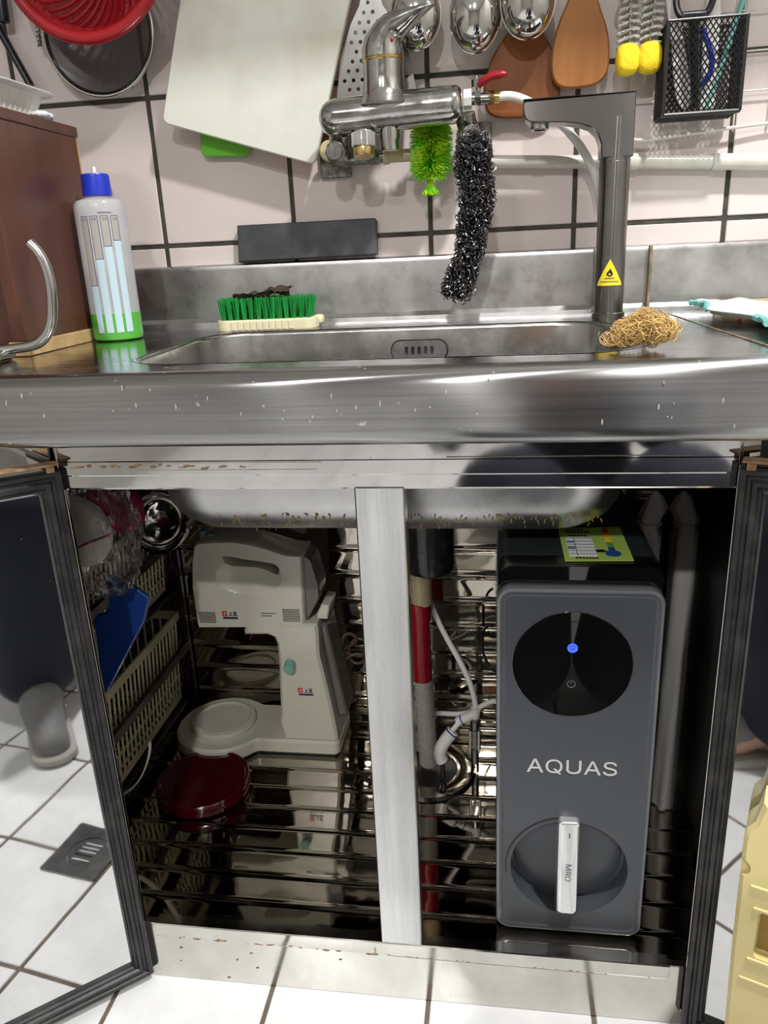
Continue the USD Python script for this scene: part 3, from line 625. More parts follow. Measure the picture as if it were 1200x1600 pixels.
for i in range(13):
    for j in range(4):
        x, y = -0.062 + i * 0.0104, -0.0155 + j * 0.0103
        for q in range(16):
            a, r_ = g.uniform(0, 2 * PI), 0.0028 * math.sqrt(g.uniform()); dx, dy = r_ * math.cos(a), r_ * math.sin(a); sp = 1.9
            ex = 0.004 if i > 10 else (-0.002 if i < 2 else 0)
            tuf.append(tube([(x + dx, y + dy, 0.0145), (x + dx * sp + g.normal(0, .0006) + ex, y + dy * sp + g.normal(0, .0006), 0.0455 + g.normal(0, .0012))], [0.00062, 0.00052], 4))
obj('bristles', cat(*tuf), 'bristle_green', sb, local=True, kind='stuff', smooth=False)
v, f = sheet(*(lambda U, V: (U, V, U * 0))(*np.meshgrid(np.linspace(-0.045, 0.038, 40), np.linspace(-0.017, 0.012, 16), indexing='ij')))
v2 = v.copy(); v2[:, 2] = 0.0490 + 0.017 * (meshkit.fbm(np.c_[v[:, 0] * 60, v[:, 1] * 90, v[:, 0] * 0], 3, 6) - .35) + 0.010 * np.clip((v[:, 0] - 0.0) / 0.038, 0, 1) ** .5 * (v[:, 1] > -0.008)
v2[:, 0] += 0.004 * (meshkit.fbm(v * 80, 2, 8) - .5); thick = np.vstack([v2, v2 - [0, 0, 0.0018]])
lo = np.vstack([f, f[:, ::-1] + len(v)])
c4, s4 = math.cos(math.radians(4)), math.sin(math.radians(4)); th2 = thick @ np.array([[c4, s4, 0], [-s4, c4, 0], [0, 0, 1]]) + [-0.217, 0.408, DZ]
obj('loofah_scrap', (th2, lo), 'loofah_brown', label='dark brown frayed scouring scrap on top of the green scrub brush', category='scourer', smooth=40)
# coir scrubber
def coir_shape(g):
    d = g.normal(size=3); d /= np.linalg.norm(d); r = g.uniform(0.35, 1) ** .5
    p = np.array([0.262, 0.066, DZ + 0.0165]) + d * r * np.array([0.0285, 0.021, 0.0125]); 
    p[2] += 0.010 * max(0, 1 - abs(p[0] - 0.262) / 0.018) * .6; p[0] += -0.012 * (p[2] < DZ + .012)
    p[2] = max(p[2], DZ + 0.0092); return p
obj('coir_scrubber', curls(900, 0, 0, 0.0054, 1.0, 0.00042, 21, 3, 12, coir_shape), 'coir', label='tangled golden coconut fibre scrubber at the front right of the basin', category='scourer', smooth=False)
# towel at the right
U, V = np.meshgrid(np.linspace(0, 1, 60), np.linspace(0, 1, 70), indexing='ij')
TXX = 0.398 + 0.30 * U + 0.012 * np.sin(V * 9) * (1 - U) - 0.012 * V * (1 - U); TYY = 0.145 + 0.305 * V - 0.035 * U * (1 - V) 
TZZ = DZ + 0.0075 + 0.012 * meshkit.fbm(np.stack([TXX * 22, TYY * 16, U * 0], -1), 3, 31) * np.minimum(1, np.minimum(U, 1 - U) * 8 + .35) + 0.007 * np.exp(-((U - 0.03) / 0.05) ** 2)
tw = thing('dish_towel', 'folded white dish towel with teal edging on the right end of the counter', 'towel', (0.54, 0.29, DZ))
for lay in range(2):
    off = -0.0048 * lay
    v, f = sheet(TXX + 0.006 * lay, TYY + 0.004 * lay, np.maximum(TZZ + off, DZ + .0012)); v = np.vstack([v, v - [0, 0, .0011]]); f = np.vstack([f, f[:, ::-1] + len(v) // 2])
    obj('fold', (v, f), 'towel', tw)
ed = np.stack([TXX[0], TYY[0], TZZ[0] - 0.001], 1); g = np.random.default_rng(17)
for a, b in ((0, 16), (46, 70)):
    e = ed[a:b] + g.normal(0, .0006, (b - a, 3)); e[:, 2] = np.maximum(e[:, 2], DZ + .0042)
    obj('edging', tube(e, 0.0036 + 0.0009 * g.uniform(size=len(e)), 7), 'towel_teal', tw, label='teal edging')
t = thing('wooden_stick', 'pale wooden stick with a red band lying behind the dish towel', 'stick', (0.56, 0.470, DZ))
obj('stick', rbox((0.575, 0.468, DZ + 0.008), (0.29, 0.009, 0.009), .002), 'wood_edge', t)
obj('band', rbox((0.462, 0.468, DZ + 0.0082), (0.006, 0.0098, 0.0098), .001), 'plastic_red', t)
obj('end_cap', rbox((0.432, 0.468, DZ + 0.0065), (0.011, 0.0125, 0.012), .002), 'cream_plastic', t)
# black slab leaning on the backsplash ledge
sl = plate(np.array([(-0.279, 0.9015), (-0.0615, 0.9035), (-0.0605, 0.952), (-0.063, 0.9555), (-0.277, 0.9555)]), 0.4845, 0.4975, 'xz', 0.0018)
obj('sharpening_stone', xf(sl, rot('x', -4), c=(0, 0.4975, 0.9015), t=(0, 0.0015, 0.0012)), 'slate_black', label='long black rectangular stone slab leaning on the tiles behind the sink', category='stone slab')

# ================================================================== TAPS AND PIPES
# gunmetal drinking tap
fx0, fy0 = 0.2715, 0.413
pf = thing('purifier_faucet', 'tall gunmetal drinking-water faucet with a flat square spout and yellow warning sticker', 'faucet', (fx0, fy0, DZ))
obj('base_ring', lathe([(0.0222, DZ), (0.0222, DZ + 0.0062), (0.0212, DZ + 0.0072)], (fx0, fy0, 0), n=40), 'gunmetal', pf)
obj('column', lathe([(0.0198, DZ + 0.006), (0.0198, 1.007), (0.0195, 1.0076), (0.0198, 1.0082), (0.0198, 1.060)], (fx0, fy0, 0), n=48), 'gunmetal', pf)
sp_ = [(0.2917, 1.0865), (0.156, 1.0845), (0.1525, 1.0835), (0.1512, 1.079), (0.1518, 1.070), (0.1545, 1.063), (0.160, 1.0595), (0.18, 1.058), (0.205, 1.0565), (0.224, 1.0535), (0.237, 1.0485), (0.2465, 1.040), (0.2510, 1.028), (0.2518, 1.012), (0.2917, 1.012)]
m = plate(np.array(sp_), fy0 - 0.0193, fy0 + 0.0193, 'xz', 0.0014); obj('spout', m, 'gunmetal', pf, smooth=25)
obj('top_plate', plate(rrect((0.2917 + 0.1512) / 2, fy0, 0.1405, 0.0386, 0.003), 1.0855, 1.0868, 'xy', 0.0004), 'gloss_black', pf)
obj('nozzle', lathe([(0.0118, 1.0605), (0.0118, 1.0525), (0.0108, 1.0515), (0.0085, 1.0515), (0.0085, 1.056), (0, 1.056)], (0.1735, fy0, 0), n=28), 'chrome_worn', pf)
def tri_wrap(w, z0, z1, r, n=13):
    S = np.linspace(-1, 1, n); v = []; 
    for s in S: v += [(s * w / 2, z0), (s * w / 2, z0 + (z1 - z0) * (1 - abs(s)))]
    v = np.array(v); f = []
    for k in range(n - 1): f += [(2 * k, 2 * k + 2, 2 * k + 3), (2 * k, 2 * k + 3, 2 * k + 1)]
    A = v[:, 0] / r - 0.13; return np.c_[fx0 + r * np.sin(A), fy0 - r * np.cos(A), v[:, 1]], np.array(f)
st = obj('warning_sticker', tri_wrap(0.0385, 0.8520, 0.8865, 0.0201), 'sticker_yellow', pf, label='yellow triangular warning sticker', smooth=True)
v, f = trimesh.creation.triangulate_polygon(sg.Point(0, 0).buffer(0.0042).union(sg.Polygon([(-.0035, .002), (.001, .0085), (.0038, .001)])), engine='earcut'); A = np.asarray(v)[:, 0] / .0203 - .13
obj('drop_icon', (np.c_[fx0 + .0204 * np.sin(A), fy0 - .0204 * np.cos(A), 0.8672 + np.asarray(v)[:, 1] * .8], np.asarray(f)), 'print_black', st, smooth=True)
for z0, wd, h in ((0.8607, 0.013, .0016), (0.8565, 0.026, .0013)):
    A = np.linspace(-wd / 2, wd / 2, 7) / .0204 - .13; AA, ZZ = np.meshgrid(A, [z0, z0 + h], indexing='ij')
    obj('print_line', sheet(fx0 + .0204 * np.sin(AA), fy0 - .0204 * np.cos(AA), ZZ), 'seal_rusty', st, smooth=True)
# white feed hose and its red-handled valve
hp = spline([(0.120, 0.440, 1.0985), (0.145, 0.440, 1.0965), (0.172, 0.445, 1.084), (0.199, 0.455, 1.067), (0.230, 0.465, 1.036), (0.250, 0.470, 1.004), (0.260, 0.472, 0.970), (0.268, 0.470, 0.90), (0.272, 0.462, DZ + .002)], 60)
obj('feed_hose', tube(hp, 0.0058, 14), 'hose_white', label='white plastic hose running from the red-handled valve down behind the gunmetal faucet', category='hose')
vt = thing('water_valve', 'small brass stop valve with a red lever at the right end of the mixer tap', 'valve', (0.10, 0.44, 1.085))
obj('collar', cyl((0.0735, 0.438, 1.0985), (0.084, 0.438, 1.0985), 0.0125, n=8), 'hose_white', vt)
obj('body', cat(cyl((0.083, 0.439, 1.0985), (0.108, 0.439, 1.0985), 0.0078, n=16), cyl((0.088, 0.439, 1.0985), (0.096, 0.439, 1.0985), 0.0098, n=6), cyl((0.0955, 0.439, 1.100), (0.0955, 0.439, 1.116), 0.006, n=12)), 'chrome_worn', vt)
obj('nut', cat(cyl((0.106, 0.440, 1.0985), (0.114, 0.440, 1.0985), 0.0092, n=6), cyl((0.113, 0.440, 1.0985), (0.121, 0.440, 1.0985), 0.0078, n=16)), 'brass', vt)
obj('stem', cat(cyl((0.0905, 0.438, 1.112), (0.0905, 0.438, 1.121), 0.0066, n=6), cyl((0.0905, 0.438, 1.120), (0.0905, 0.438, 1.1255), 0.003, n=8)), 'chrome_worn', vt)
obj('lever', tube(spline([(0.094, 0.434, 1.1125), (0.100, 0.430, 1.1175), (0.110, 0.427, 1.1215), (0.124, 0.424, 1.1225), (0.1305, 0.423, 1.1225)], 16), np.interp(np.linspace(0, 1, 16), [0, .2, .8, 1], [.0035, .005, .0052, .0025]), 12), 'plastic_red', vt, label='red lever')
# white water pipe along the wall
pz = lambda x: 1.0255 - 0.060 * (x - 0.09)
wp = thing('water_pipe', 'white plastic water pipe running along the tiled wall at tap height', 'pipe', (0.45, 0.486, 1.0))
PY = 0.4905
obj('pipe', cyl((0.055, PY, pz(0.055)), (1.23, PY, pz(1.23)), 0.0088, n=24), 'pvc_white', wp)
for a, b in ((0.286, 0.312), (0.413, 0.60)):
    obj('sleeve', cyl((a, PY - .001, pz(a) + .0005), (b, PY - .001, pz(b) + .0005), 0.0108, n=24, b=.0008), 'pvc_white', wp)
# chrome wall mixer
mx = thing('mixer_tap', 'worn chrome wall-mounted mixer tap with a single upward lever', 'faucet', (-0.02, 0.41, 1.0))
MY, MZ = 0.412, 1.086
ax = np.array([1.0, 0, 0.038]); ax /= np.linalg.norm(ax); c0 = np.array([-0.024, MY, MZ])
prof = [(-0.097, .0), (-0.0965, .006), (-0.094, .0125), (-0.090, .0175), (-0.084, .0215), (-0.074, .0238), (-0.03, .0236), (0.0, .0245), (0.05, .0236), (0.082, .0236), (0.090, .0225), (0.0945, .0195), (0.0965, .015), (0.097, .0)]
obj('body', lathe([(r, h) for h, r in prof], c0, ax, 40), 'chrome_worn', mx)
pk = np.array([-0.030, MY - .002, 0])
obj('column', lathe([(0.036, MZ + 0.008), (0.0305, MZ + 0.018), (0.0275, MZ + 0.026), (0.0268, MZ + 0.040), (0.0268, MZ + 0.060)], pk, n=40), 'chrome_worn', mx)
obj('trim_ring', lathe([(0.0272, MZ + 0.0585), (0.0278, MZ + 0.060), (0.0278, MZ + 0.0625), (0.0265, MZ + 0.0635)], pk, n=40), 'brass', mx)
rings = []
for cx_, cz_, th_, h_, w_ in ((0, .063, 0, .0275, .0275), (0, .072, 4, .0275, .0275), (.0015, .081, 15, .0255, .0265), (.007, .091, 32, .0205, .025), (.016, .0975, 46, .0185, .0235), (.028, .1020, 58, .0150, .0210), (.042, .1065, 66, .0095, .0175), (.056, .1105, 72, .0050, .0135), (.065, .1130, 76, .0026, .0080), (.0695, .1140, 80, .001, .003)):
    q = np.arange(32) * 2 * PI / 32; a = math.radians(th_); n_ = np.array([math.cos(a), 0, -math.sin(a)])
    rings.append(np.array([pk[0] + cx_, pk[1] - cx_ * .3, MZ + cz_]) + np.cos(q)[:, None] * h_ * n_ + np.sin(q)[:, None] * w_ * np.array([0, 1.0, 0]))
obj('lever', loft(rings), 'chrome_worn', mx, smooth=50)
obj('hot_mark', ball((-0.0150, MY - 0.0250, MZ + 0.079), np.array([.0022, .0016, .0032]), 8), 'plastic_red', mx, label='small red dot')
obj('outlet', lathe([(0.0135, MZ - 0.012), (0.0135, MZ - 0.033), (0.0122, MZ - 0.035), (0.0122, MZ - 0.047), (0.0105, MZ - 0.048)], (-0.025, MY - .002, 0), n=28), 'chrome_worn', mx)
for s_, xx, lz in ((-1, -0.101, 1.042), (1, 0.082, 1.054)):
    obj('connector', tube(spline([(xx * .92, MY + .004, MZ - .012 + (0.003 if s_ > 0 else -.004)), (xx * .99, MY + .022, MZ - .030), (xx, MY + .045, lz + .002), (xx, 0.498, lz)], 18), 0.0135, 18), 'chrome_dirty', mx)
    obj('union_nut', cyl((xx + s_ * .001, MY + .002, lz), (xx + s_ * .001, MY + .026, lz), 0.0150, n=8, b=.0015), 'chrome_dirty', mx)
    obj('screw_cap', cat(cyl((xx + s_ * .001, MY - .004, lz), (xx + s_ * .001, MY + .003, lz), 0.0105, n=24, b=.001), box((xx + s_ * .001, MY - .0045, lz), (.002, .002, .013))), 'chrome_worn', mx)
    ec = (-0.119, 1.047) if s_ < 0 else (0.087, 1.056)
    obj('wall_plate', plate(rrect(ec[0], ec[1], 0.046, 0.062 if s_ < 0 else .044, 0.003), 0.4965, 0.5043, 'xz', 0.001), 'chrome_dirty', mx)
obj('side_cap', lathe([(0.0, -0.003), (0.0125, -0.003), (0.0142, 0.0), (0.0142, 0.012), (0.012, 0.014)], (-0.121, 0.478, 1.050), (0, -1, 0), 24), 'pvc_cream', mx, label='dull cream plug')
# knurled aerator hanging at the left
kn = []
for k in range(26):
    a = k * 2 * PI / 26; kn.append(box((0.0152 * math.cos(a), 0.0152 * math.sin(a), 0.0), (.0022, .0022, .0165)))
m = cat(lathe([(0.0148, -0.0095), (0.0155, -0.009), (0.0155, 0.0085), (0.0145, 0.0105), (0.006, 0.0105)], n=36), xf(cat(*kn)))
obj('aerator', xf(m, rot('y', 0) @ rot('x', -8), (-0.0595, MY - .012, 1.0525)), 'chrome', mx)
obj('aerator_ring', xf(lathe([(0.0140, -0.020), (0.0150, -0.018), (0.0150, -0.010), (0.014, -0.0093)], n=36), rot('x', -8), (-0.0595, MY - .012, 1.0520)), 'brass', mx, label='brass lower ring')
obj('branch_pipe', cat(cyl((-0.098, MY + .05, 1.036), (-0.040, MY + .05, 1.037), 0.0085, n=16), cyl((-0.060, MY + .05, 1.0365), (-0.048, MY + .05, 1.0367), 0.0120, n=6)), 'chrome_dirty', mx)
obj('branch_nut', cat(cyl((-0.042, MY + .05, 1.037), (-0.034, MY + .05, 1.037), 0.0105, n=18), cyl((-0.034, MY + .05, 1.037), (-0.002, MY + .05, 1.037), 0.0085, n=18)), 'pvc_cream', mx)
# lime green brush hanging from the mixer
gb = thing('dish_brush', 'lime green bristle brush hanging bristles down under the mixer tap', 'brush', (0.026, 0.435, 0.99))
obj('stem', tube([(0.0275, 0.4525, 1.074), (0.0275, 0.4525, 1.04), (0.025, 0.451, 0.992)], 0.0022, 8), 'plastic_green', gb)
g = np.random.default_rng(41); bs = []
for k in range(2300):
    z = g.uniform(1.006, 1.076); cx = 0.0265 + (z - 1.04) * 0.05; a = g.uniform(0, 2 * PI); r_ = 0.0295 * g.uniform(.86, 1.06) * (1 - 0.35 * max(0, (1.018 - z) / .012) ** 1.0 - 0.25 * max(0, (z - 1.068) / .01))
    dx, dy = math.cos(a) * r_, math.sin(a) * r_ * .8; dz = g.normal(-0.004, .003)
    bs.append(tube([(cx, 0.451, z), (cx + dx * .6, 0.451 + dy * .6, z + dz * .3), (cx + dx, 0.451 + dy, z + dz)], [.00045, .00042, .00035], 3))
obj('bristles', cat(*bs), 'bristle_lime', gb, kind='stuff', smooth=False)
bs = []
for k in range(420):
    a = g.uniform(0, 2 * PI); r_ = .004 * math.sqrt(g.uniform()); q = g.uniform(.006, .013)
    bs.append(tube([(0.0255 + r_ * math.cos(a) * .7, 0.451 + r_ * math.sin(a) * .7, 1.006), (0.0250 + r_ * math.cos(a), 0.451 + r_ * math.sin(a), 0.996), (0.0245 + q * math.cos(a), 0.451 + q * math.sin(a), 0.981 + g.uniform(0, .006))], [.00045, .00042, .00035], 3))
obj('tail_tuft', cat(*bs), 'bristle_lime', gb, kind='stuff', smooth=False)
# black metal scourer, a dangling chain of curled ribbon
cpts = spline([(0.088, 0.392, 1.048), (0.088, 0.388, 1.032), (0.088, 0.386, 1.005), (0.092, 0.385, 0.975), (0.086, 0.384, 0.935), (0.080, 0.384, 0.900), (0.068, 0.384, 0.868), (0.064, 0.384, 0.848)], 200)
wdt = np.interp(np.linspace(0, 1, 200), [0, .06, .15, .45, .6, .72, .82, .93, 1], [.010, .022, .025, .025, .022, .019, .022, .024, .018])
def scour_shape(g):
    i = g.integers(0, 200); a = g.uniform(0, 2 * PI); r_ = wdt[i] * math.sqrt(g.uniform()) * .92
    return cpts[i] + [r_ * math.cos(a), r_ * math.sin(a) * .7, g.normal(0, .003)]
obj('metal_scourer', curls(3400, 0, 0, 0.0038, 1.1, 0.00062, 8, 3, 11, scour_shape), 'scour_black', label='dangling curly dark metal scourer hanging from the right end of the mixer tap', category='scourer', smooth=False)

# ================================================================== HANGING ON THE WALL
# white cutting board and the green board behind it
bl, brr = np.array([-0.364, 1.101]), np.array([-0.142, 1.032]); ux = (brr - bl) / np.linalg.norm(brr - bl); uz = np.array([-ux[1], ux[0]]); W_, H_ = np.linalg.norm(brr - bl), 0.36
P = rrect(W_ / 2, H_ / 2, W_, H_, 0.010); P = np.array([bl + p[0] * ux + p[1] * uz * [1.03, 1] for p in P])
obj('cutting_board', plate(P, 0.458, 0.4695, 'xz', 0.0015), 'board_white', label='large white plastic cutting board with a brown stain hanging tilted on the tiles', category='cutting board')
P = rrect(0.0375, 0.07, 0.075, 0.14, 0.009); a = math.radians(-3); P = P @ np.array([[math.cos(a), math.sin(a)], [-math.sin(a), math.cos(a)]]) + [-0.3215, 1.0565]
obj('green_board', plate(P, 0.490, 0.4945, 'xz', 0.0012), 'plastic_green', label='bright green plastic board peeking out below the white cutting board', category='cutting board')
# perforated turner
sp = thing('perforated_turner', 'steel turner pierced with small round holes beside the white cutting board', 'utensil', (-0.055, 0.47, 1.075))
P = np.array([(-0.062, 1.250), (-0.068, 1.228), (-0.082, 1.205), (-0.098, 1.165), (-0.106, 1.120), (-0.105, 1.090), (-0.094, 1.079), (-0.05, 1.0745), (-0.008, 1.079), (0.004, 1.094), (0.006, 1.125), (-0.003, 1.170), (-0.022, 1.205), (-0.036, 1.226), (-0.042, 1.250)])
poly = sg.Polygon(P); hl = []
for i in range(-6, 7):
    for j in range(-8, 8):
        x, z = -0.050 + i * 0.0125 + (j % 2) * .00625, 1.15 + j * 0.0115
        if poly.buffer(-0.008).contains(sg.Point(x, z)): hl.append(circ(x, z, 0.0026, 12))
obj('blade', plate(P, 0.4722, 0.4737, 'xz', holes=hl), 'steel_dull', sp)
obj('handle', rbox((-0.053, 0.4725, 1.305), (0.018, 0.004, 0.125), .0018), 'steel_dull', sp)
obj('handle_grip', rbox((-0.0585, 0.4692, 1.268), (0.010, 0.006, 0.060), .003), 'chrome_dirty', sp)
# ladles
def ladle(name, label, cx, cz, rx, rz, dep, y):
    t = thing(name, label, 'ladle', (cx, y, cz), group=None)
    v, f = ball((0, 0, 0), np.array([1, 1, 1.0]), 24); k = v[:, 1] < 0.02
    v = v * [rx, dep, rz]; v[:, 1] = np.minimum(v[:, 1], 0.002) 
    obj('bowl', (v + [cx, y, cz], f), 'ladle_steel', t)
    obj('rim', tube(np.c_[circ(cx, cz, rx * 1.01, 48, rz * 1.01)[:, 0], np.full(48, y + .001), circ(cx, cz, rx * 1.01, 48, rz * 1.01)[:, 1]], 0.0014, 8, closed=True), 'ladle_steel', t)
    obj('handle', tube(spline([(cx, y - .002, cz + rz * .96), (cx, y + .004, cz + rz + .03), (cx, y + .012, cz + rz + .16)], 12), [.0085] * 3 + [.007] * 9, 12, flat=.3), 'ladle_steel', t)
ladle('steel_ladle', 'steel ladle partly hidden behind the mixer tap lever', 0.010, 1.207, 0.033, 0.041, 0.024, 0.458)
ladle('steel_ladle', 'round steel ladle hanging alone on plain tile right of the mixer tap lever', 0.0885, 1.199, 0.0325, 0.043, 0.026, 0.455)
ladle('steel_ladle', 'steel ladle hanging in front of the darker wooden turner', 0.157, 1.209, 0.0345, 0.044, 0.028, 0.446)
# wooden turners
def turner(name, label, P, y, material):
    t = thing(name, label, 'spatula', (float(np.mean([p[0] for p in P])), y, min(p[1] for p in P)))
    Q = spline(np.array(P + P[:1]), 90)[:-1]
    obj('blade', plate(Q, y - .004, y + .004, 'xz', .0025), material, t, smooth=50)
    top = max(P, key=lambda p: p[1]); obj('handle', tube([(top[0], y, top[1] - .012), (top[0] + .004, y, top[1] + .05), (top[0] + .006, y, top[1] + .13)], [.0125, .0105, .011], 14, flat=.62), material, t)
turner('wooden_turner', 'dark reddish wooden turner hanging behind a steel ladle', [(0.152, 1.225), (0.133, 1.185), (0.111, 1.155), (0.101, 1.120), (0.1025, 1.092), (0.115, 1.081), (0.152, 1.077), (0.189, 1.080), (0.201, 1.092), (0.2035, 1.120), (0.196, 1.152), (0.178, 1.185), (0.166, 1.225)], 0.488, 'wood_turner')
turner('wooden_turner', 'lighter honey-coloured wooden turner hanging beside the bottle brush', [(0.222, 1.250), (0.210, 1.212), (0.196, 1.180), (0.190, 1.150), (0.192, 1.122), (0.203, 1.110), (0.228, 1.107), (0.252, 1.111), (0.264, 1.124), (0.266, 1.150), (0.260, 1.180), (0.248, 1.212), (0.240, 1.250)], 0.474, 'wood_turner_light')
# bottle brush with yellow tips
bb_ = thing('bottle_brush', 'white bristle bottle brush bent double with two yellow sponge tips', 'brush', (0.302, 0.462, 1.115))
g = np.random.default_rng(71)
for k, (xc, lean) in enumerate(((0.2890, -0.02), (0.3155, 0.05))):
    bs = []
    for q in range(2400):
        u = g.uniform(); z = 1.148 + u * 0.125; a = (z * 2 * PI / 0.0085) + g.normal(0, .35); r_ = 0.0142 * g.uniform(.9, 1.03)
        x = xc + lean * (z - 1.148); bs.append(tube([(x, 0.462, z), (x + r_ * math.cos(a), 0.462 + r_ * math.sin(a) * .8, z - .004 + g.normal(0, .0008))], [.0005, .00038], 3))
    obj('bristles', cat(*bs), 'bristle_white', bb_, kind='stuff', smooth=False)
    v, f = ball((0, 0, 0), 1.0, 20); v = np.sign(v) * np.abs(v) ** .72 * [.0155, .0135, .0190]; v = v * (1 + .12 * (meshkit.fbm(v * 220, 3, 9 + k)[:, None] - .5))
    obj('sponge_tip', (v + [xc + (.0005 if k else -.001), 0.461, 1.1345], f), 'sponge_yellow', bb_, label='yellow sponge tip')
obj('wire_stem', tube(spline([(0.289, 0.462, 1.13), (0.288, 0.462, 1.20), (0.287, 0.462, 1.274), (0.296, 0.462, 1.30), (0.312, 0.462, 1.30), (0.3215, 0.462, 1.274), (0.3185, 0.462, 1.20), (0.3155, 0.462, 1.13)], 40), 0.0016, 8), 'wire_steel', bb_)
obj('hook', tube(spline([(0.283, 0.470, 1.262), (0.276, 0.462, 1.222), (0.2725, 0.456, 1.207), (0.279, 0.452, 1.2015)], 20), .0022, 8), 'brass', bb_)
# white wire grid
gd = thing('wire_grid', 'white wire grid panel on the tiles carrying the black mesh holder', 'wire rack', (0.45, 0.497, 1.04))
gx = [0.2990 + k * 0.0462 for k in range(8)]; gz = [1.0905 + k * 0.0475 for k in range(7)]
for x in gx: obj('wire', cyl((x, 0.4965, 1.043), (x + .004, 0.4965, 1.40), 0.00125, n=8), 'wire_white', gd)
for z in gz: obj('wire', cyl((gx[0], 0.4945, z), (gx[-1] + .03, 0.4945, z + .004), 0.00125, n=8), 'wire_white', gd)
obj('bottom_rod', tube(spline([(0.2985, 0.494, 1.060), (0.2987, 0.490, 1.046), (0.304, 0.484, 1.0405), (0.36, 0.484, 1.0415), (0.66, 0.484, 1.047)], 40), 0.0024, 10), 'wire_white', gd)
#@@NEXT2
# black mesh holder with utensils
mh = thing('mesh_holder', 'black wire mesh utensil holder hung on the white wire grid', 'utensil holder', (0.385, 0.462, 1.058))
HX0, HX1, HY0, HY1, HZ0, HZ1 = 0.333, 0.428, 0.437, 0.488, 1.0620, 1.1700
def mesh_panel(u0, u1, z0, z1, put, px=0.0068, pz_=0.0098):
    out = []
    for sg_ in (1, -1):
        k0 = int((u1 - u0) / px) + int((z1 - z0) / pz_) + 2
        for k in range(-k0, k0 + 1):
            # line u = u0 + k*px + sg*(z-z0)*px/pz
            a = z0; b = z1; s = sg_ * px / pz_; u = lambda z: u0 + k * px + s * (z - z0)
            zs_ = sorted([a, b] + [z for z in ((u0 - u0 - k * px) / s + z0, (u1 - u0 - k * px) / s + z0)])
            za, zb = zs_[1], zs_[2]
            if zb - za < 1e-4 or not (u0 - 1e-6 <= u((za + zb) / 2) <= u1 + 1e-6) or za < z0 - 1e-9 or zb > z1 + 1e-9: continue
            out.append(tube([put(u(za), za), put(u(zb), zb)], .00078, 4))
    return cat(*out)
obj('mesh', mesh_panel(HX0, HX1, HZ0, HZ1, lambda u, z: (u, HY0, z)), 'wire_black', mh, kind='stuff', smooth=False)
obj('mesh', mesh_panel(HX0, HX1, HZ0, HZ1, lambda u, z: (u, HY1, z)), 'wire_black', mh, kind='stuff', smooth=False)
obj('mesh', mesh_panel(HY0, HY1, HZ0, HZ1, lambda u, z: (HX0, u, z)), 'wire_black', mh, kind='stuff', smooth=False)
obj('mesh', mesh_panel(HY0, HY1, HZ0, HZ1, lambda u, z: (HX1, u, z)), 'wire_black', mh, kind='stuff', smooth=False)
obj('mesh', mesh_panel(HX0, HX1, HY0, HY1, lambda u, z: (u, z, HZ0), .0068, .0098), 'wire_black', mh, kind='stuff', smooth=False)
for z, r_ in ((HZ0, .0028), (HZ1, .0018)):
    obj('rim', tube([(HX0, HY0, z), (HX1, HY0, z), (HX1, HY1, z), (HX0, HY1, z)], r_, 8, closed=True), 'wire_black', mh)
for x in (HX0, HX1):
    for y in (HY0, HY1): obj('post', cyl((x, y, HZ0), (x, y, HZ1), .0028, n=8), 'wire_black', mh)
t = thing('vegetable_peeler', 'black-handled tool with a U-shaped frame sticking out of the mesh holder', 'peeler', (0.365, 0.46, 1.07))
obj('frame', tube(spline([(0.343, 0.458, 1.225), (0.344, 0.455, 1.195), (0.350, 0.452, 1.178), (0.366, 0.451, 1.172), (0.381, 0.452, 1.178), (0.389, 0.455, 1.195), (0.394, 0.458, 1.225)], 34), .0042, 10), 'plastic_black', t)
obj('shoulder', rbox((0.366, 0.4515, 1.176), (0.034, 0.010, 0.012), .004), 'plastic_black', t)
obj('grip', tube([(0.366, 0.4515, 1.176), (0.372, 0.455, 1.12), (0.378, 0.460, 1.072)], [.0085, .0075, .0055], 12, flat=.6), 'plastic_black', t)
t = obj('blue_tube', tube(spline([(0.379, 0.448, 1.160), (0.386, 0.446, 1.140), (0.3915, 0.446, 1.122), (0.3890, 0.450, 1.104), (0.384, 0.455, 1.098)], 20), .0034, 10), 'cap_blue', label='curved dark blue plastic tube inside the mesh holder', category='tube')
t = thing('teal_brush', 'teal and white long-handled brush leaning to the right in the mesh holder', 'brush', (0.41, 0.465, 1.07))
obj('handle', tube([(0.392, 0.466, 1.070), (0.404, 0.466, 1.105), (0.4195, 0.468, 1.160), (0.438, 0.474, 1.225)], [.0050, .0055, .0055, .006], 12, flat=.6), 'towel_teal', t)
obj('handle_back', tube([(0.393, 0.4735, 1.070), (0.4125, 0.474, 1.130), (0.422, 0.475, 1.170), (0.430, 0.477, 1.225)], [.0050, .0060, .0045, .005], 12, flat=.4), 'plastic_white', t, label='white back of the handle')
t = obj('white_spatula', cat(plate(spline(np.array([(0.332, 1.30), (0.3345, 1.20), (0.345, 1.15), (0.362, 1.075), (0.372, 1.075), (0.362, 1.15), (0.352, 1.20), (0.347, 1.30)]), 40), .474, .4775, 'xz', .0008)), 'plastic_white', label='white plastic spatula leaning to the left in the mesh holder', category='spatula')
t = obj('white_scraper', plate(np.array([(0.385, 1.070), (0.404, 1.070), (0.402, 1.18), (0.395, 1.24), (0.385, 1.24), (0.382, 1.16)]), .4635, .4665, 'xz', .0008), 'plastic_white', label='white plastic scraper standing in the middle of the mesh holder', category='scraper')
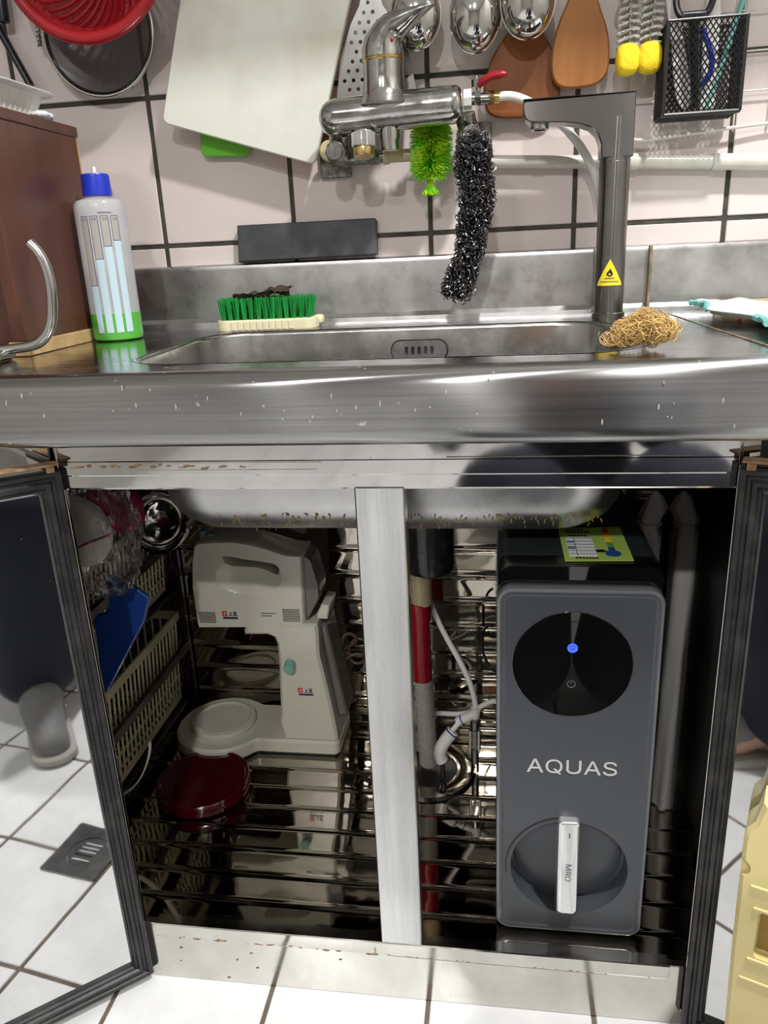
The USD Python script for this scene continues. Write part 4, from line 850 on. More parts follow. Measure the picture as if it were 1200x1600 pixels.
# red colander and wire strainer, top left
sn = thing('wire_strainer', 'round fine steel mesh strainer hanging below the red colander', 'strainer', (-0.452, 0.485, 1.145))
sc = np.array([-0.4530, 0.481, 1.2285]); sr = 0.0835
pr = [(sr * math.sin(a), -0.042 * (math.cos(a) - math.cos(math.radians(78)))) for a in np.radians(np.linspace(78, 0, 14))]
def bowl(profile, c, ax, n):
    m = lathe(profile, c, ax, n); return m
R = [sc + np.stack([r * np.cos(np.arange(64) * 2 * PI / 64), np.full(64, 0.0) + 0.018 * (1 - (r / sr) ** 2) , r * np.sin(np.arange(64) * 2 * PI / 64)], 1) for r in np.linspace(sr, 0.001, 14)]
cutout('woven_wire', (0.16, 0.155, 0.15), 0.55)
obj('mesh_bowl', loft(R, caps=False), 'woven_wire', sn, smooth=True)
t_ = np.arange(64) * 2 * PI / 64
obj('rim', tube(np.c_[sc[0] + sr * np.cos(t_), np.full(64, sc[1] - .001), sc[2] + sr * np.sin(t_)], .0024, 10, closed=True), 'wire_steel', sn)
obj('inner_hoop', tube(np.c_[sc[0] + (sr - .004) * np.cos(t_), np.full(64, sc[1] - .0005), sc[2] + (sr - .004) * np.sin(t_)], .0016, 8, closed=True), 'plastic_black', sn)
co = thing('red_colander', 'bright red slotted plastic colander hanging at the top left', 'colander', (-0.452, 0.46, 1.21))
cc = np.array([-0.4290, 0.412, 1.316]); cr = 0.1180
rp = lambda r, y: cc + np.array([0, y, 0])
t_ = np.arange(72) * 2 * PI / 72
ring = lambda r, y: np.c_[cc[0] + r * np.cos(t_), np.full(72, cc[1] + y), cc[2] + r * np.sin(t_)]
obj('rim', tube(ring(cr - .005, 0.0), .0085, 12, closed=True, flat=.9), 'plastic_red', co)
obj('lip', loft([ring(cr - .010, 0.004), ring(cr - .020, 0.012), ring(cr - .0205, 0.016), ring(cr - .011, 0.010)], closed=True), 'plastic_red', co)
wall = lambda u: (cr - .016 - 0.050 * u ** 1.3, 0.010 + 0.040 * u ** .8)
for k, u in enumerate(np.linspace(0.03, 1.0, 24)):
    r_, y_ = wall(u); obj('slat_ring', tube(ring(r_, y_), .00075, 4, closed=True), 'plastic_red', co)
for k in range(40):
    a = k * 2 * PI / 40; pts = []
    for u in np.linspace(0, 1, 7):
        r_, y_ = wall(u); a2 = a + 0.25 * u; pts.append((cc[0] + r_ * math.cos(a2), cc[1] + y_, cc[2] + r_ * math.sin(a2)))
    obj('rib', tube(pts, .0030, 6), 'plastic_red', co)
obj('base', loft([ring(.050, .0495), ring(.0005, .0505)], caps=False), 'plastic_red', co)
# black handle and twisted skewer at the far left
t = obj('black_skewer', tube([(-0.640, 0.490, 1.31), (-0.603, 0.486, 1.234), (-0.572, 0.484, 1.168)], [.006, .0058, .0055], 12), 'plastic_black', label='slim black utensil handle slanting behind the white tray', category='utensil')
t = obj('black_hook', cat(cyl((-0.594, 0.484, 1.30), (-0.596, 0.484, 1.2515), .008, n=14, b=.002)), 'plastic_black', label='short black handle end hanging in the top left corner', category='utensil')
tw_ = []
for ph in (0, PI):
    s_ = np.linspace(0, 1, 90); tw_.append(tube(np.c_[-0.541 - 0.006 * s_ + .0022 * np.cos(s_ * 60 + ph), 0.484 + .0022 * np.sin(s_ * 60 + ph), 1.33 - .112 * s_], .0016, 6))
obj('twisted_wire', cat(*tw_), 'wire_steel', label='thin twisted steel wire whisk end left of the colander', category='whisk')
# ================================================================== UNDER THE SINK
# water purifier
px0, px1, PYF, pzt = 0.1185, 0.2935, 0.030, 0.565
pcx, pw_ = (px0 + px1) / 2, px1 - px0
pu = thing('water_purifier', 'tall grey water purifier with a round black display and silver bar handle', 'water purifier', (pcx, 0.22, 0.094))
PB = 0.0985
def rr3(w, h, r, y, cz=None, cx=pcx, n=8):
    P = rrect(cx, (PB + pzt) / 2 if cz is None else cz, w, h, r, n); return np.c_[P[:, 0], np.full(len(P), y), P[:, 1]]
H_ = pzt - PB; W_ = pw_
panel = loft([rr3(W_, H_, .017, PYF + .016), rr3(W_, H_, .017, PYF + .004), rr3(W_ - .002, H_ - .002, .016, PYF + .0014), rr3(W_ - .006, H_ - .006, .014, PYF + .0003), rr3(W_ - .014, H_ - .014, .011, PYF + .0003), rr3(W_ - .017, H_ - .017, .010, PYF + .0015), rr3(W_ - .020, H_ - .020, .010, PYF + .0018)])
DCX, DCZ, DR = 0.2048, 0.1965, 0.0690
cut = cyl((DCX, PYF - .02, DCZ), (DCX, PYF + .0300, DCZ), DR, n=72)
pm = man(panel) - man(cut); obj('front_panel', pm, 'purifier_grey', pu, smooth=30)
obj('panel_rim', loft([rr3(W_ + .0004, H_ + .0004, .0172, PYF + .010), rr3(W_ + .0004, H_ + .0004, .0172, PYF + .0038), rr3(W_ - .0016, H_ - .0016, .0162, PYF + .0011), rr3(W_ - .0056, H_ - .0056, .0142, PYF), rr3(W_ - .0078, H_ - .0078, .0130, PYF), rr3(W_ - .0078, H_ - .0078, .0130, PYF + .006)], closed=True), 'purifier_edge', pu, label='glossy clear rim round the front panel')
obj('body', man(loft([rr3(W_ - .003, H_ + .020, .016, PYF + .014, (PB + pzt) / 2 + .010), rr3(W_ - .0015, H_ + .022, .016, PYF + .018, (PB + pzt) / 2 + .0105), rr3(W_ - .0015, H_ + .022, .012, PYF + .042, (PB + pzt) / 2 + .0105)])) - man(cut), 'gloss_black', pu, label='glossy black collar behind the front panel')
obj('housing', loft([rr3(W_ - .004, H_ + .019, .012, PYF + .0415, (PB + pzt) / 2 + .0105), rr3(W_ - .001, H_ + .0225, .013, PYF + .044, (PB + pzt) / 2 + .0105), rr3(W_ - .001, H_ + .0225, .013, 0.418, (PB + pzt) / 2 + .0105), rr3(W_ - .005, H_ + .018, .012, 0.421, (PB + pzt) / 2 + .0105)]), 'purifier_dark', pu)
for x in (px0 + .03, px1 - .03):
    for y in (0.06, 0.39): obj('foot', lathe([(.009, 0.0932), (.010, 0.0945), (.010, PB + .002)], (x, y, 0), n=16), 'rubber_black', pu)
ZC = 0.4740
dsp = obj('display', lathe([(.0640, -.0001), (.0648, .0004), (.0650, .003)], (0.2000, PYF + .0012, ZC), (0, 1, 0), 96), 'gloss_black', pu, label='round glossy black display', smooth=30)
obj('status_light', lathe([(.0056, 0), (.0056, .0006)], (0.2000, PYF + .0004, 0.4955), (0, 1, 0), 24), 'led_blue', dsp, label='glowing blue status light')
obj('light_mark', cat(bb(0.1976, 0.2024, PYF - .0003, PYF + .0005, 0.4944, 0.4952, 0), tube(np.c_[0.2 + .0042 * np.cos(np.linspace(.3, PI - .3, 10)), np.full(10, PYF + .0001), 0.4955 + .0030 * np.sin(np.linspace(.3, PI - .3, 10))], .0004, 5)), 'print_navy', dsp)
a_ = np.linspace(-PI * 1.35, PI * .35, 26); obj('power_icon', tube(np.c_[0.2 + .0042 * np.cos(a_), np.full(26, PYF + .0008), 0.4512 + .0042 * np.sin(a_)], .00055, 6), 'icon_grey', dsp)
obj('power_icon', bb(0.1995, 0.2005, PYF + .0002, PYF + .0012, 0.4520, 0.4560, 0), 'icon_grey', dsp)
obj('brand_lettering', text('AQUAS', 0.0178, 0.0006, (0.2040, PYF + .0013, 0.3415), sx=1.20), 'silver_letters', pu, label='raised silver lettering')
# recess with slanting dish and bar handle
dish = []
for r_, y_, dz in ((DR - .0002, .0020, 0), (DR - .0006, .0285, 0), (DR - .0040, .0290, 0), (DR - .0055, .0255, .001), (.045, .0225, .003), (.0005, .0205, .004)):
    c = circ(DCX, DCZ + dz, r_, 72); dish.append(np.c_[c[:, 0], np.full(72, PYF + y_), c[:, 1]])
obj('dial_dish', loft(dish, caps=False), 'purifier_grey', pu, smooth=40)
a_ = np.linspace(math.radians(88), math.radians(188), 40); obj('dial_groove', tube(np.c_[DCX + (DR + .0055) * np.cos(a_), np.full(40, PYF + .0016), DCZ + (DR + .0055) * np.sin(a_)], .0009, 6), 'plastic_black', pu)
hp_ = rrect(0.2030, 0.2045, 0.0245, 0.136, 0.004, 5)
hnd = obj('bar_handle', loft([np.c_[hp_[:, 0], np.full(len(hp_), PYF + .0225), hp_[:, 1]], np.c_[hp_[:, 0], np.full(len(hp_), PYF - .006), hp_[:, 1]], np.c_[0.203 + (hp_[:, 0] - .203) * .93, np.full(len(hp_), PYF - .0078), .2045 + (hp_[:, 1] - .2045) * .985], np.c_[0.203 + (hp_[:, 0] - .203) * .60, np.full(len(hp_), PYF - .0092), .2045 + (hp_[:, 1] - .2045) * .97]]), 'handle_silver', pu, label='polished silver bar handle')
obj('handle_lettering', text('MRO', 0.0068, 0.0004, (0.2035, PYF - .0093, 0.2000), rot('y', 90), 1.25), 'letter_grey', hnd)
obj('handle_mark', bb(0.2025, 0.2043, PYF - .0097, PYF - .0085, 0.2515, 0.2580, 0), 'letter_grey', hnd)
# energy label on the lid
LZ = pzt + .0225
lb = obj('energy_label', plate(np.array([(0.191, 0.0525), (0.263, 0.0555), (0.263, 0.160), (0.191, 0.157)]), LZ, LZ + .0006, 'xy', .0001), 'label_green', pu, label='pale green energy label')
lt = LZ + .0006
pt = lambda name, x0, x1, y0, y1, m, h=.0004: obj(name, bb(x0, x1, y0, y1, lt - .0002, lt + h, 0), m, lb)
pt('table', 0.1965, 0.2265, 0.0665, 0.1240, 'label_white')
for k in range(6): pt('table_line', 0.1965, 0.2265, 0.0720 + k * .0095, 0.0732 + k * .0095, 'label_grey', .0007)
pt('table_line', 0.2055, 0.2063, 0.0665, 0.1240, 'label_grey', .0007)
for k, (y0, y1) in enumerate(((.0865, .0950), (.1062, .1120))): pt('table_cell', 0.1970, 0.2052, y0, y1, 'label_grey', .0006)
for x, y, w_, h in ((0.201, .1275, .022, .004), (0.198, .1385, .028, .005), (0.199, .1480, .024, .003), (0.203, .0600, .026, .0035)):
    for q in range(int(w_ / .0035)): pt('printed_mark', x + q * .0035, x + q * .0035 + .0026, y, y + h, 'print_black', .0005)
for k, m in enumerate(('label_red', 'label_orange', 'label_amber', 'label_leaf', 'label_blue')): pt('scale_step', 0.2405, 0.2475, 0.1395 - k * .0150, 0.1535 - k * .0150, m, .0006)
obj('scale_bulb', cyl((0.2440, 0.0745, lt - .0002), (0.2440, 0.0745, lt + .0008), .0085, n=24), 'label_blue', lb)
obj('pointer', plate(np.array([(.2265, .0785), (.2345, .0785), (.2380, .0820), (.2345, .0855), (.2265, .0855)]), lt, lt + .0007, 'xy', .0001), 'print_black', lb)
# stand mixer
mxr = thing('stand_mixer', 'cream electric hand mixer mounted on its matching stand with turntable base', 'mixer', (-0.28, 0.40, ZS))
F0 = 0.3600
hd = [(-0.3615, 0.4795), (-0.3555, 0.4840), (-0.3319, 0.4870), (-0.2942, 0.4878), (-0.2648, 0.4834), (-0.2336, 0.4742), (-0.2049, 0.4645), (-0.1828, 0.4639), (-0.1846, 0.4132), (-0.1887, 0.3446), (-0.1910, 0.3400), (-0.2206, 0.3385), (-0.2909, 0.3330), (-0.3722, 0.3305), (-0.3738, 0.3380), (-0.3745, 0.3663), (-0.3743, 0.4045), (-0.3691, 0.4501)]
hole = spline(np.array([(-0.3147, 0.462), (-0.2899, 0.4590), (-0.2703, 0.4550), (-0.2358, 0.4504), (-0.2251, 0.4453), (-0.2225, 0.4388), (-0.2266, 0.4300), (-0.2471, 0.4364), (-0.2767, 0.4407), (-0.3041, 0.4443), (-0.312, 0.4521), (-0.3147, 0.462)]), 60)[:-1]
def head_solid():
    P = np.array(hd); c = P.mean(0); rings = []
    for y, s in ((F0 + .003, .955), (F0 + .0042, .968), (F0 + .007, .984), (F0 + .012, .994), (F0 + .020, 1.0), (F0 + .056, 1.0), (F0 + .068, .985), (F0 + .076, .95)):
        q = c + (P - c) * s; rings.append(np.c_[q[:, 0], np.full(len(q), y), q[:, 1]])
    v, f = loft(rings, caps=False); cv, cf = trimesh.creation.triangulate_polygon(sg.Polygon(rings[0][:, [0, 2]]), engine='earcut'); cf = np.asarray(cf)
    n = len(P); o = len(rings) - 1
    # caps reuse the ring corners
    from scipy.spatial import cKDTree
    k0 = cKDTree(rings[0][:, [0, 2]]).query(np.asarray(cv))[1][cf]
    return np.array(v), np.vstack([f, k0, k0[:, ::-1] + o * n])
v, f = head_solid(); tm = trimesh.Trimesh(v, f, process=True); trimesh.repair.fix_normals(tm)
hs = man(tm); hs = hs - man(plate(hole, F0 - .02, F0 + .12, 'xz', .0005))
# thumb hollow: a shallow scoop below the grip
sc_ = ball((-0.275, F0 - .004, 0.425), np.array([.062, .0155, .036]), 24); hs = hs - man(sc_)
hd_ = obj('motor_head', hs, 'mixer_cream', mxr, smooth=32)
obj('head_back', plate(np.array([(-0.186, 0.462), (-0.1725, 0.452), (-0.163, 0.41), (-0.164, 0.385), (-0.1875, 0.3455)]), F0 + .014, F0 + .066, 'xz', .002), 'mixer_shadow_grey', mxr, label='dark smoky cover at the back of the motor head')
for x0, z0, n_ in ((-0.3665, 0.3435, 7), (-0.2240, 0.3490, 8)):
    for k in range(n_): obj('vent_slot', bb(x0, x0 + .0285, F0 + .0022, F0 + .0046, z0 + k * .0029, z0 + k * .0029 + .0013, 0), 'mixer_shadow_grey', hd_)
def logo(x, z, y, parent, s=1.0):
    obj('logo_square', bb(x, x + .0082 * s, y - .0006, y + .0006, z + .0045, z + .0135 * s, 0), 'logo_red', parent)
    obj('logo_stroke', cat(box((x + .0038 * s, y - .0007, z + .009 * s), (.0012, .0006, .006)), box((x + .0052 * s, y - .0007, z + .010 * s), (.004, .0006, .0011))), 'label_white', parent)
    obj('logo_character', cat(box((x + .0140 * s, y, z + .0090 * s), (.0011, .0008, .0068)), box((x + .0155 * s, y, z + .0098 * s), (.0030, .0008, .0011)), box((x + .0145 * s, y, z + .0058 * s), (.0066, .0008, .0012))), 'logo_navy', parent)
    obj('logo_character', cat(box((x + .0218 * s, y, z + .0122 * s), (.0064, .0008, .0010)), box((x + .0218 * s, y, z + .0094 * s), (.0050, .0008, .0030)), box((x + .0218 * s, y, z + .0060 * s), (.0060, .0008, .0022))), 'logo_navy', parent)
    obj('logo_bar', bb(x + .0010, x + .0260 * s, y - .0005, y + .0006, z - .0005, z + .0030, 0), 'logo_navy', parent)
logo(-0.3262, 0.3515, F0 + .0030, hd_)
for k, w_ in enumerate((.0250, .0205)):
    for q in range(int(w_ / .0031)): obj('printed_text', box((-0.2585 + q * .0031, F0 + .0030, 0.3625 - k * .0045), (.0022, .0006, .0018)), 'logo_navy', hd_)
obj('eject_button', rbox((-0.3535, F0 + .034, 0.4870), (.0105, .016, .016), .003), 'mixer_mint', hd_, label='mint green eject button')
obj('eject_button', rbox((-0.3370, F0 + .034, 0.4865), (.0150, .018, .008), .003), 'mixer_mint', hd_, label='mint green speed switch')
P = np.array([(-0.2925, 0.3295), (-0.2890, 0.3360), (-0.2856, 0.3388), (-0.2565, 0.3410), (-0.1690, 0.3451), (-0.1677, 0.3329), (-0.1690, 0.2884), (-0.1594, 0.2261), (-0.1501, 0.1528), (-0.1480, 0.1227), (-0.2420, 0.1227), (-0.2475, 0.1560), (-0.2442, 0.1723), (-0.2382, 0.2748), (-0.2380, 0.3059), (-0.2420, 0.3184), (-0.2530, 0.3236), (-0.2919, 0.3225)])
obj('stand_column', plate(P, F0 + .001, F0 + .086, 'xz', .0045), 'mixer_cream', mxr, smooth=30)
obj('column_back', plate(np.array([(-0.172, 0.345), (-0.155, 0.345), (-0.150, 0.37), (-0.163, 0.372), (-0.172, 0.355)]), F0 + .02, F0 + .075, 'xz', .002), 'mixer_cream', mxr)
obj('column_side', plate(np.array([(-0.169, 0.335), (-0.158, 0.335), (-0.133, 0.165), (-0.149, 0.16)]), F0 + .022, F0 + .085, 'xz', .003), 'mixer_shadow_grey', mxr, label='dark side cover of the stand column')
obj('tilt_button', cat(cyl((-0.2185, F0 + .003, 0.2715), (-0.2185, F0 - .014, 0.2690), .0098, .0090, 24, b=.0012)), 'mixer_mint', mxr, label='round mint green tilt button')
logo(-0.2098, 0.2133, F0 + .0012, mxr)
bp = sg.Point(-0.364, 0.4050).buffer(0.0840, 32).union(sg.box(-0.364, F0 + .0, -0.1465, 0.470)).buffer(.012, 8).buffer(-.024, 8).buffer(.012, 8)
bpc = np.array(bp.exterior.coords)[:-1]
obj('base', plate(bpc, ZS + .002, ZS + .0290, 'xy', .004), 'mixer_cream', mxr, smooth=40)
obj('base_foot', plate(inset(bpc[::-1] if sg.LinearRing(bpc).is_ccw is False else bpc, .004), ZS - .001, ZS + .003, 'xy', .0005), 'rubber_black', mxr)
obj('turntable_well', lathe([(.0635, ZS + .0280), (.0635, ZS + .0296), (.0600, ZS + .0296), (.0590, ZS + .0284), (.0, ZS + .0284)], (-0.364, 0.4050, 0), n=64), 'mixer_cream', mxr, smooth=20)
obj('turntable', lathe([(.0560, ZS + .0284), (.0570, ZS + .0340), (.0555, ZS + .0400), (.0480, ZS + .0415), (.0465, ZS + .0400), (.0445, ZS + .0385), (.0, ZS + .0385)], (-0.364, 0.4050, 0), n=64), 'mixer_cream', mxr, smooth=20)
obj('power_cord', tube(spline([(-0.150, 0.452, 0.262), (-0.135, 0.462, 0.276), (-0.128, 0.468, 0.258), (-0.150, 0.468, 0.240), (-0.118, 0.465, 0.232), (-0.108, 0.470, 0.250), (-0.124, 0.472, 0.262), (-0.142, 0.470, 0.240), (-0.132, 0.468, 0.215), (-0.112, 0.466, 0.225), (-0.120, 0.462, 0.236), (-0.150, 0.455, 0.222)], 120), .0028, 8), 'cord_brown', mxr, label='coiled brown power cord')
# maroon lid
ld = thing('maroon_lid', 'round dark maroon plastic lid lying on the cabinet shelf in front of the mixer', 'lid', (-0.352, 0.262, ZS))
obj('lid', lathe([(.0700, ZS + .0012), (.0735, ZS + .0030), (.0745, ZS + .0200), (.0725, ZS + .0225), (.0690, ZS + .0225), (.0670, ZS + .0205), (.0620, ZS + .0200), (0, ZS + .0205)], (-0.352, 0.262, 0), n=64), 'lid_maroon', ld, smooth=25)
obj('rim_band', lathe([(.0752, ZS + .0085), (.0758, ZS + .0095), (.0758, ZS + .0115), (.0752, ZS + .0125)], (-0.352, 0.262, 0), n=64), 'lid_maroon', ld)
# pull-out baskets on dark rails
def basket(label, z0, z1):
    t = thing('wire_basket', label, 'basket', (-0.60, 0.31, z0))
    X0, X1, Y0, Y1 = -0.745, -0.4585, 0.150, 0.478; tp = .012
    loop = lambda z, q: [(X0 + q, Y0 + q, z), (X1 - q, Y0 + q, z), (X1 - q, Y1 - q, z), (X0 + q, Y1 - q, z)]
    for z, q, h in ((z1, 0, .016), (z0 + .008, tp, .012)):
        a, b, c, d = loop(z, q)
        for p, r_ in ((a, b), (b, c), (c, d), (d, a)):
            p, r_ = np.array(p), np.array(r_); m_ = (p + r_) / 2; s_ = np.abs(r_ - p) + .005; s_[2] = h
            obj('rim' if q == 0 else 'bottom_frame', box(m_, s_, .001), 'basket_cream', t)
    for k in range(22):       # slats of the two long sides
        y = Y0 + .016 + k * .0142
        for x, s_ in ((X1, -1), (X0, 1)):
            obj('slat', tube([(x, y, z1 - .004), (x + s_ * tp, y, z0 + .010)], .0024, 4), 'basket_cream', t, smooth=False)
    for k in range(16):
        x = X0 + .02 + k * .0165
        for y, s_ in ((Y1, -1), (Y0, 1)):
            obj('slat', tube([(x, y, z1 - .004), (x, y + s_ * tp, z0 + .010)], .0022, 4), 'basket_cream', t, smooth=False)
    obj('floor_grid', cat(*[bb(X0 + tp, X1 - tp, Y0 + .03 + k * .03, Y0 + .033 + k * .03, z0 + .002, z0 + .006, 0) for k in range(10)] + [bb(X0 + .03 + k * .03, X0 + .033 + k * .03, Y0 + tp, Y1 - tp, z0 + .001, z0 + .005, 0) for k in range(9)]), 'basket_cream', t, kind='stuff')
    for k in range(12):      # lower lattice cross bars
        pass
    for z in (z0 + .030, z0 + .052): obj('cross_bar', box((X1 - tp * .75, (Y0 + Y1) / 2, z), (.003, Y1 - Y0 - .02, .003), 0), 'basket_cream', t)
basket('upper cream plastic slatted basket inside the left of the cabinet', 0.350, 0.500)
basket('lower cream plastic slatted basket inside the left of the cabinet', 0.128, 0.298)
rl = thing('basket_rack', 'dark steel slide rack that carries the two cream baskets', 'rack', (-0.60, 0.31, ZS))
for z in (0.443, 0.236):
    for x in (-0.4490, -0.7545): obj('rail', box((x, 0.315, z), (.009, 0.345, .017), .0015), 'rail_dark', rl)
for x in (-0.4490, -0.7545):
    for y in (0.484,): obj('post', bb(x - .005, x + .005, y - .005, y + .005, ZS - .001, 0.52, .001), 'rail_dark', rl)
    obj('post', bb(x - .005, x + .005, 0.130, 0.140, ZS - .001, 0.52, .001), 'rail_dark', rl)
for z in (0.345, 0.1225):
    for x in (-0.470, -0.735): obj('support', box((x, 0.312, z), (.026, 0.350, .004), .0008), 'rail_dark', rl)
# things in and on the baskets
t = thing('steel_bowl', 'small polished steel scoop bowl at the top left under the basin', 'bowl', (-0.39, 0.27, 0.50))
ang = np.radians(np.linspace(90, 4, 12)); o_ = [(  .0465 * math.sin(a), -.0465 * math.cos(a) * .85) for a in ang]; i_ = [(.0448 * math.sin(a), -.0448 * math.cos(a) * .85 + .0006) for a in ang[::-1]]
R_ = rot('z', -14) @ rot('x', 68)
obj('bowl', xf(lathe(o_[::-1] + [(.0480, .0004), (.0480, .0014), (.0455, .0014)] + i_[::-1], n=48), R_, (-0.362, 0.262, 0.5570)), 'ladle_steel', t)
obj('handle', tube([np.array([-0.362, 0.262, 0.557]) + R_ @ np.array([.047, 0, .001]), np.array([-0.362, 0.262, 0.557]) + R_ @ np.array([.085, .05, -.006])], .0035, 8), 'ladle_steel', t)
t = thing('blue_folder', 'dark blue plastic folder in a clear bag hanging beside the cream baskets', 'folder', (-0.39, 0.13, 0.36))
P = np.array([(-0.3790, 0.5290), (-0.3480, 0.5150), (-0.3300, 0.5010), (-0.3285, 0.4950), (-0.3400, 0.4630), (-0.3640, 0.4260), (-0.4105, 0.3540), (-0.4160, 0.3560), (-0.4100, 0.4650), (-0.4050, 0.4720), (-0.3900, 0.4760), (-0.3840, 0.4900)])
obj('cover', plate(P, 0.128, 0.136, 'xz', .0015), 'folder_blue', t)
def wrinkled(c, s, seed, amp=.22, n=40, fr=55):
    v, f = ball((0, 0, 0), 1.0, n); v = np.sign(v) * np.abs(v) ** .8
    w_ = v * s; v = w_ * (1 + amp * (meshkit.fbm(w_ * fr, 4, seed)[:, None] - .5) - .12 * np.abs(meshkit.noise(w_ * fr * 1.7, seed)[:, None] - .5))
    return v + c, f
fb = thing('clear_bag', 'crumpled clear plastic bag stuffed between the left jamb and the baskets', 'plastic bag', (-0.39, 0.11, 0.40))
obj('film', wrinkled(np.array([-0.370, 0.112, 0.588]), np.array([.047, .045, .074]), 4, .45), 'film_clear', fb, smooth=25)
hat = thing('sun_hat', 'white woven hat with magenta trim inside the clear bag at the top left', 'hat', (-0.40, 0.11, 0.56))
v, f = ball((0, 0, 0), 1.0, 30); v = v * [.050, .030, .046]; v = v * (1 + .10 * (meshkit.fbm(v * 60, 3, 3)[:, None] - .5))
obj('crown', (v @ rot('y', 28).T + [-0.4050, 0.112, 0.5960], f), 'weave_white', hat, smooth=True)
obj('trim', tube(spline([(-0.430, 0.085, 0.556), (-0.405, 0.078, 0.5730), (-0.380, 0.080, 0.589), (-0.356, 0.092, 0.596), (-0.348, 0.104, 0.600), (-0.3415, 0.098, 0.612), (-0.336, 0.100, 0.598)], 40), .0032, 8, flat=.5), 'magenta', hat, label='magenta ribbon')
v, f = ball((0, 0, 0), 1.0, 30); v = v * [.062, .030, .040]; v = v * (1 + .22 * (meshkit.fbm(v * 50, 3, 13)[:, None] - .5))
obj('magenta_cloth', (v @ rot('y', 30).T + [-0.4000, 0.178, 0.6160], f), 'magenta', label='crumpled magenta cloth behind the white woven hat', category='cloth', smooth=True)
obj('white_strap', tube(spline([(-0.372, 0.150, 0.262), (-0.376, 0.150, 0.240), (-0.392, 0.150, 0.205), (-0.412, 0.150, 0.180), (-0.440, 0.150, 0.160)], 24), .0042, 8, flat=.35), 'plastic_white', label='narrow white plastic strap curving in front of the lower basket', category='strap')
obj('dark_jar', lathe([(.020, .1345), (.023, .138), (.023, .20), (.018, .214), (.012, .218), (.012, .232), (.0, .232)], (-0.515, 0.250, 0), n=24), 'dark_glass', label='dark glass jar standing in the lower cream basket', category='jar')
obj('pink_packet', wrinkled(np.array([-0.520, 0.195, 0.178]), np.array([.030, .020, .038]), 15, .25, 20), 'packet_pink', label='pale pink packet in the front of the lower cream basket', category='packet', smooth=30)
# waste pipe
dx, dy = 0.022, 0.338
wd_ = thing('drain_pipe', 'sink waste trap with black cup, red tape and ribbed white hose behind the centre post', 'drain', (dx, dy, ZS))
obj('strainer_cup', lathe([(.040, .605), (.040, .535), (.037, .520), (.037, .466), (.034, .455), (.022, .448), (.0, .448)], (dx - .003, dy, 0), n=36), 'drain_black', wd_)
obj('collar', lathe([(.0, .450), (.0170, .449), (.0170, .436), (.0160, .434), (.0160, .398), (.0, .398)], (dx - .017, dy, 0), n=28), 'pvc_cream', wd_)
obj('tape', lathe([(.0, .4005), (.0168, .400), (.0165, .372), (.0150, .368), (.0150, .345), (.0154, .342), (.0150, .318), (.0154, .316), (.0152, .266), (.0, .265)], (dx - .0195, dy, 0), n=28), 'tape_red', wd_, label='glossy red tape wrapped round the joint')
cp = []
for k in range(38):
    z = 0.2655 - k * .0042; lean = (0.2655 - z) * .03; cp += [((dx - .0185 + lean, dy, z), .0150), ((dx - .0185 + lean, dy, z - .0012), .0150), ((dx - .0185 + lean, dy, z - .0021), .0136), ((dx - .0185 + lean, dy, z - .0033), .0136)]
obj('ribbed_hose', tube([p for p, _ in cp], [r_ for _, r_ in cp], 24), 'hose_grey', wd_, smooth=20)
fr = thing('floor_ring', 'steel ring with a black rubber seal where the waste hose enters the shelf', 'ring', (dx - .014, dy, ZS))
obj('ring', lathe([(.046, ZS - .001), (.046, ZS + .0035), (.060, ZS + .0060), (.074, ZS + .0045), (.0775, ZS - .001)], (dx - .014, dy, 0), n=64), 'steel_inside', fr)
obj('seal', lathe([(.0, ZS + .0022), (.040, ZS + .0022), (.0465, ZS + .0042), (.047, ZS)], (dx - .014, dy, 0), n=48), 'rubber_black', fr)
# thin white water tubes
th_ = thing('water_tubing', 'thin white water tube with push-fit elbow and tee hanging beside the red-taped drain', 'tubing', (0.06, 0.37, ZS))
obj('tube', tube(spline([(0.012, 0.372, 0.405), (0.018, 0.368, 0.378), (0.030, 0.362, 0.350), (0.044, 0.358, 0.322), (0.066, 0.352, 0.280), (0.080, 0.346, 0.244), (0.0855, 0.342, 0.214)], 40), .0044, 10), 'hose_white', th_)
obj('tee', cat(tube([(0.0860, 0.340, 0.214), (0.0840, 0.340, 0.198)], .0080, 14), tube([(0.0880, 0.340, 0.2070), (0.0560, 0.336, 0.1895)], .0078, 14)), 'plastic_white', th_)
obj('collet', tube([(0.0650, 0.337, 0.1945), (0.0633, 0.337, 0.1936)], .0086, 14), 'collet_blue', th_, label='blue collet clip')
obj('tube', tube([(0.060, 0.333, 0.192), (0.041, 0.322, 0.172)], .0044, 10), 'hose_white', th_)
obj('elbow', tube(spline([(0.050, 0.326, 0.180), (0.040, 0.321, 0.168), (0.032, 0.317, 0.156), (0.029, 0.316, 0.144), (0.0325, 0.316, 0.130)], 20), .0105, 14), 'plastic_white', th_)
obj('collet', tube([(0.0485, 0.3255, 0.1785), (0.0470, 0.3250, 0.1768)], .0112, 14), 'collet_blue', th_, label='blue collet clip')
obj('tube', tube(spline([(0.012, 0.372, 0.180), (0.045, 0.364, 0.186), (0.076, 0.350, 0.200), (0.100, 0.345, 0.219), (0.1165, 0.347, 0.224)], 30), .0042, 10), 'hose_white', th_)
obj('down_tube', tube([(0.0320, 0.316, 0.132), (0.0330, 0.315, ZS + .004)], .0042, 10), 'rubber_black', th_)
cv_ = thing('check_valve', 'clear plastic inline valve hanging beside the purifier', 'valve', (0.083, 0.336, 0.10))
obj('body', cat(rbox((0.0838, 0.338, 0.158), (.020, .015, .036), .004), cyl((0.0838, 0.338, 0.175), (0.0838, 0.338, 0.197), .0072, n=16), cyl((0.0838, 0.338, 0.141), (0.0838, 0.338, ZS + .0035), .0062, n=16)), 'clear_plastic', cv_)
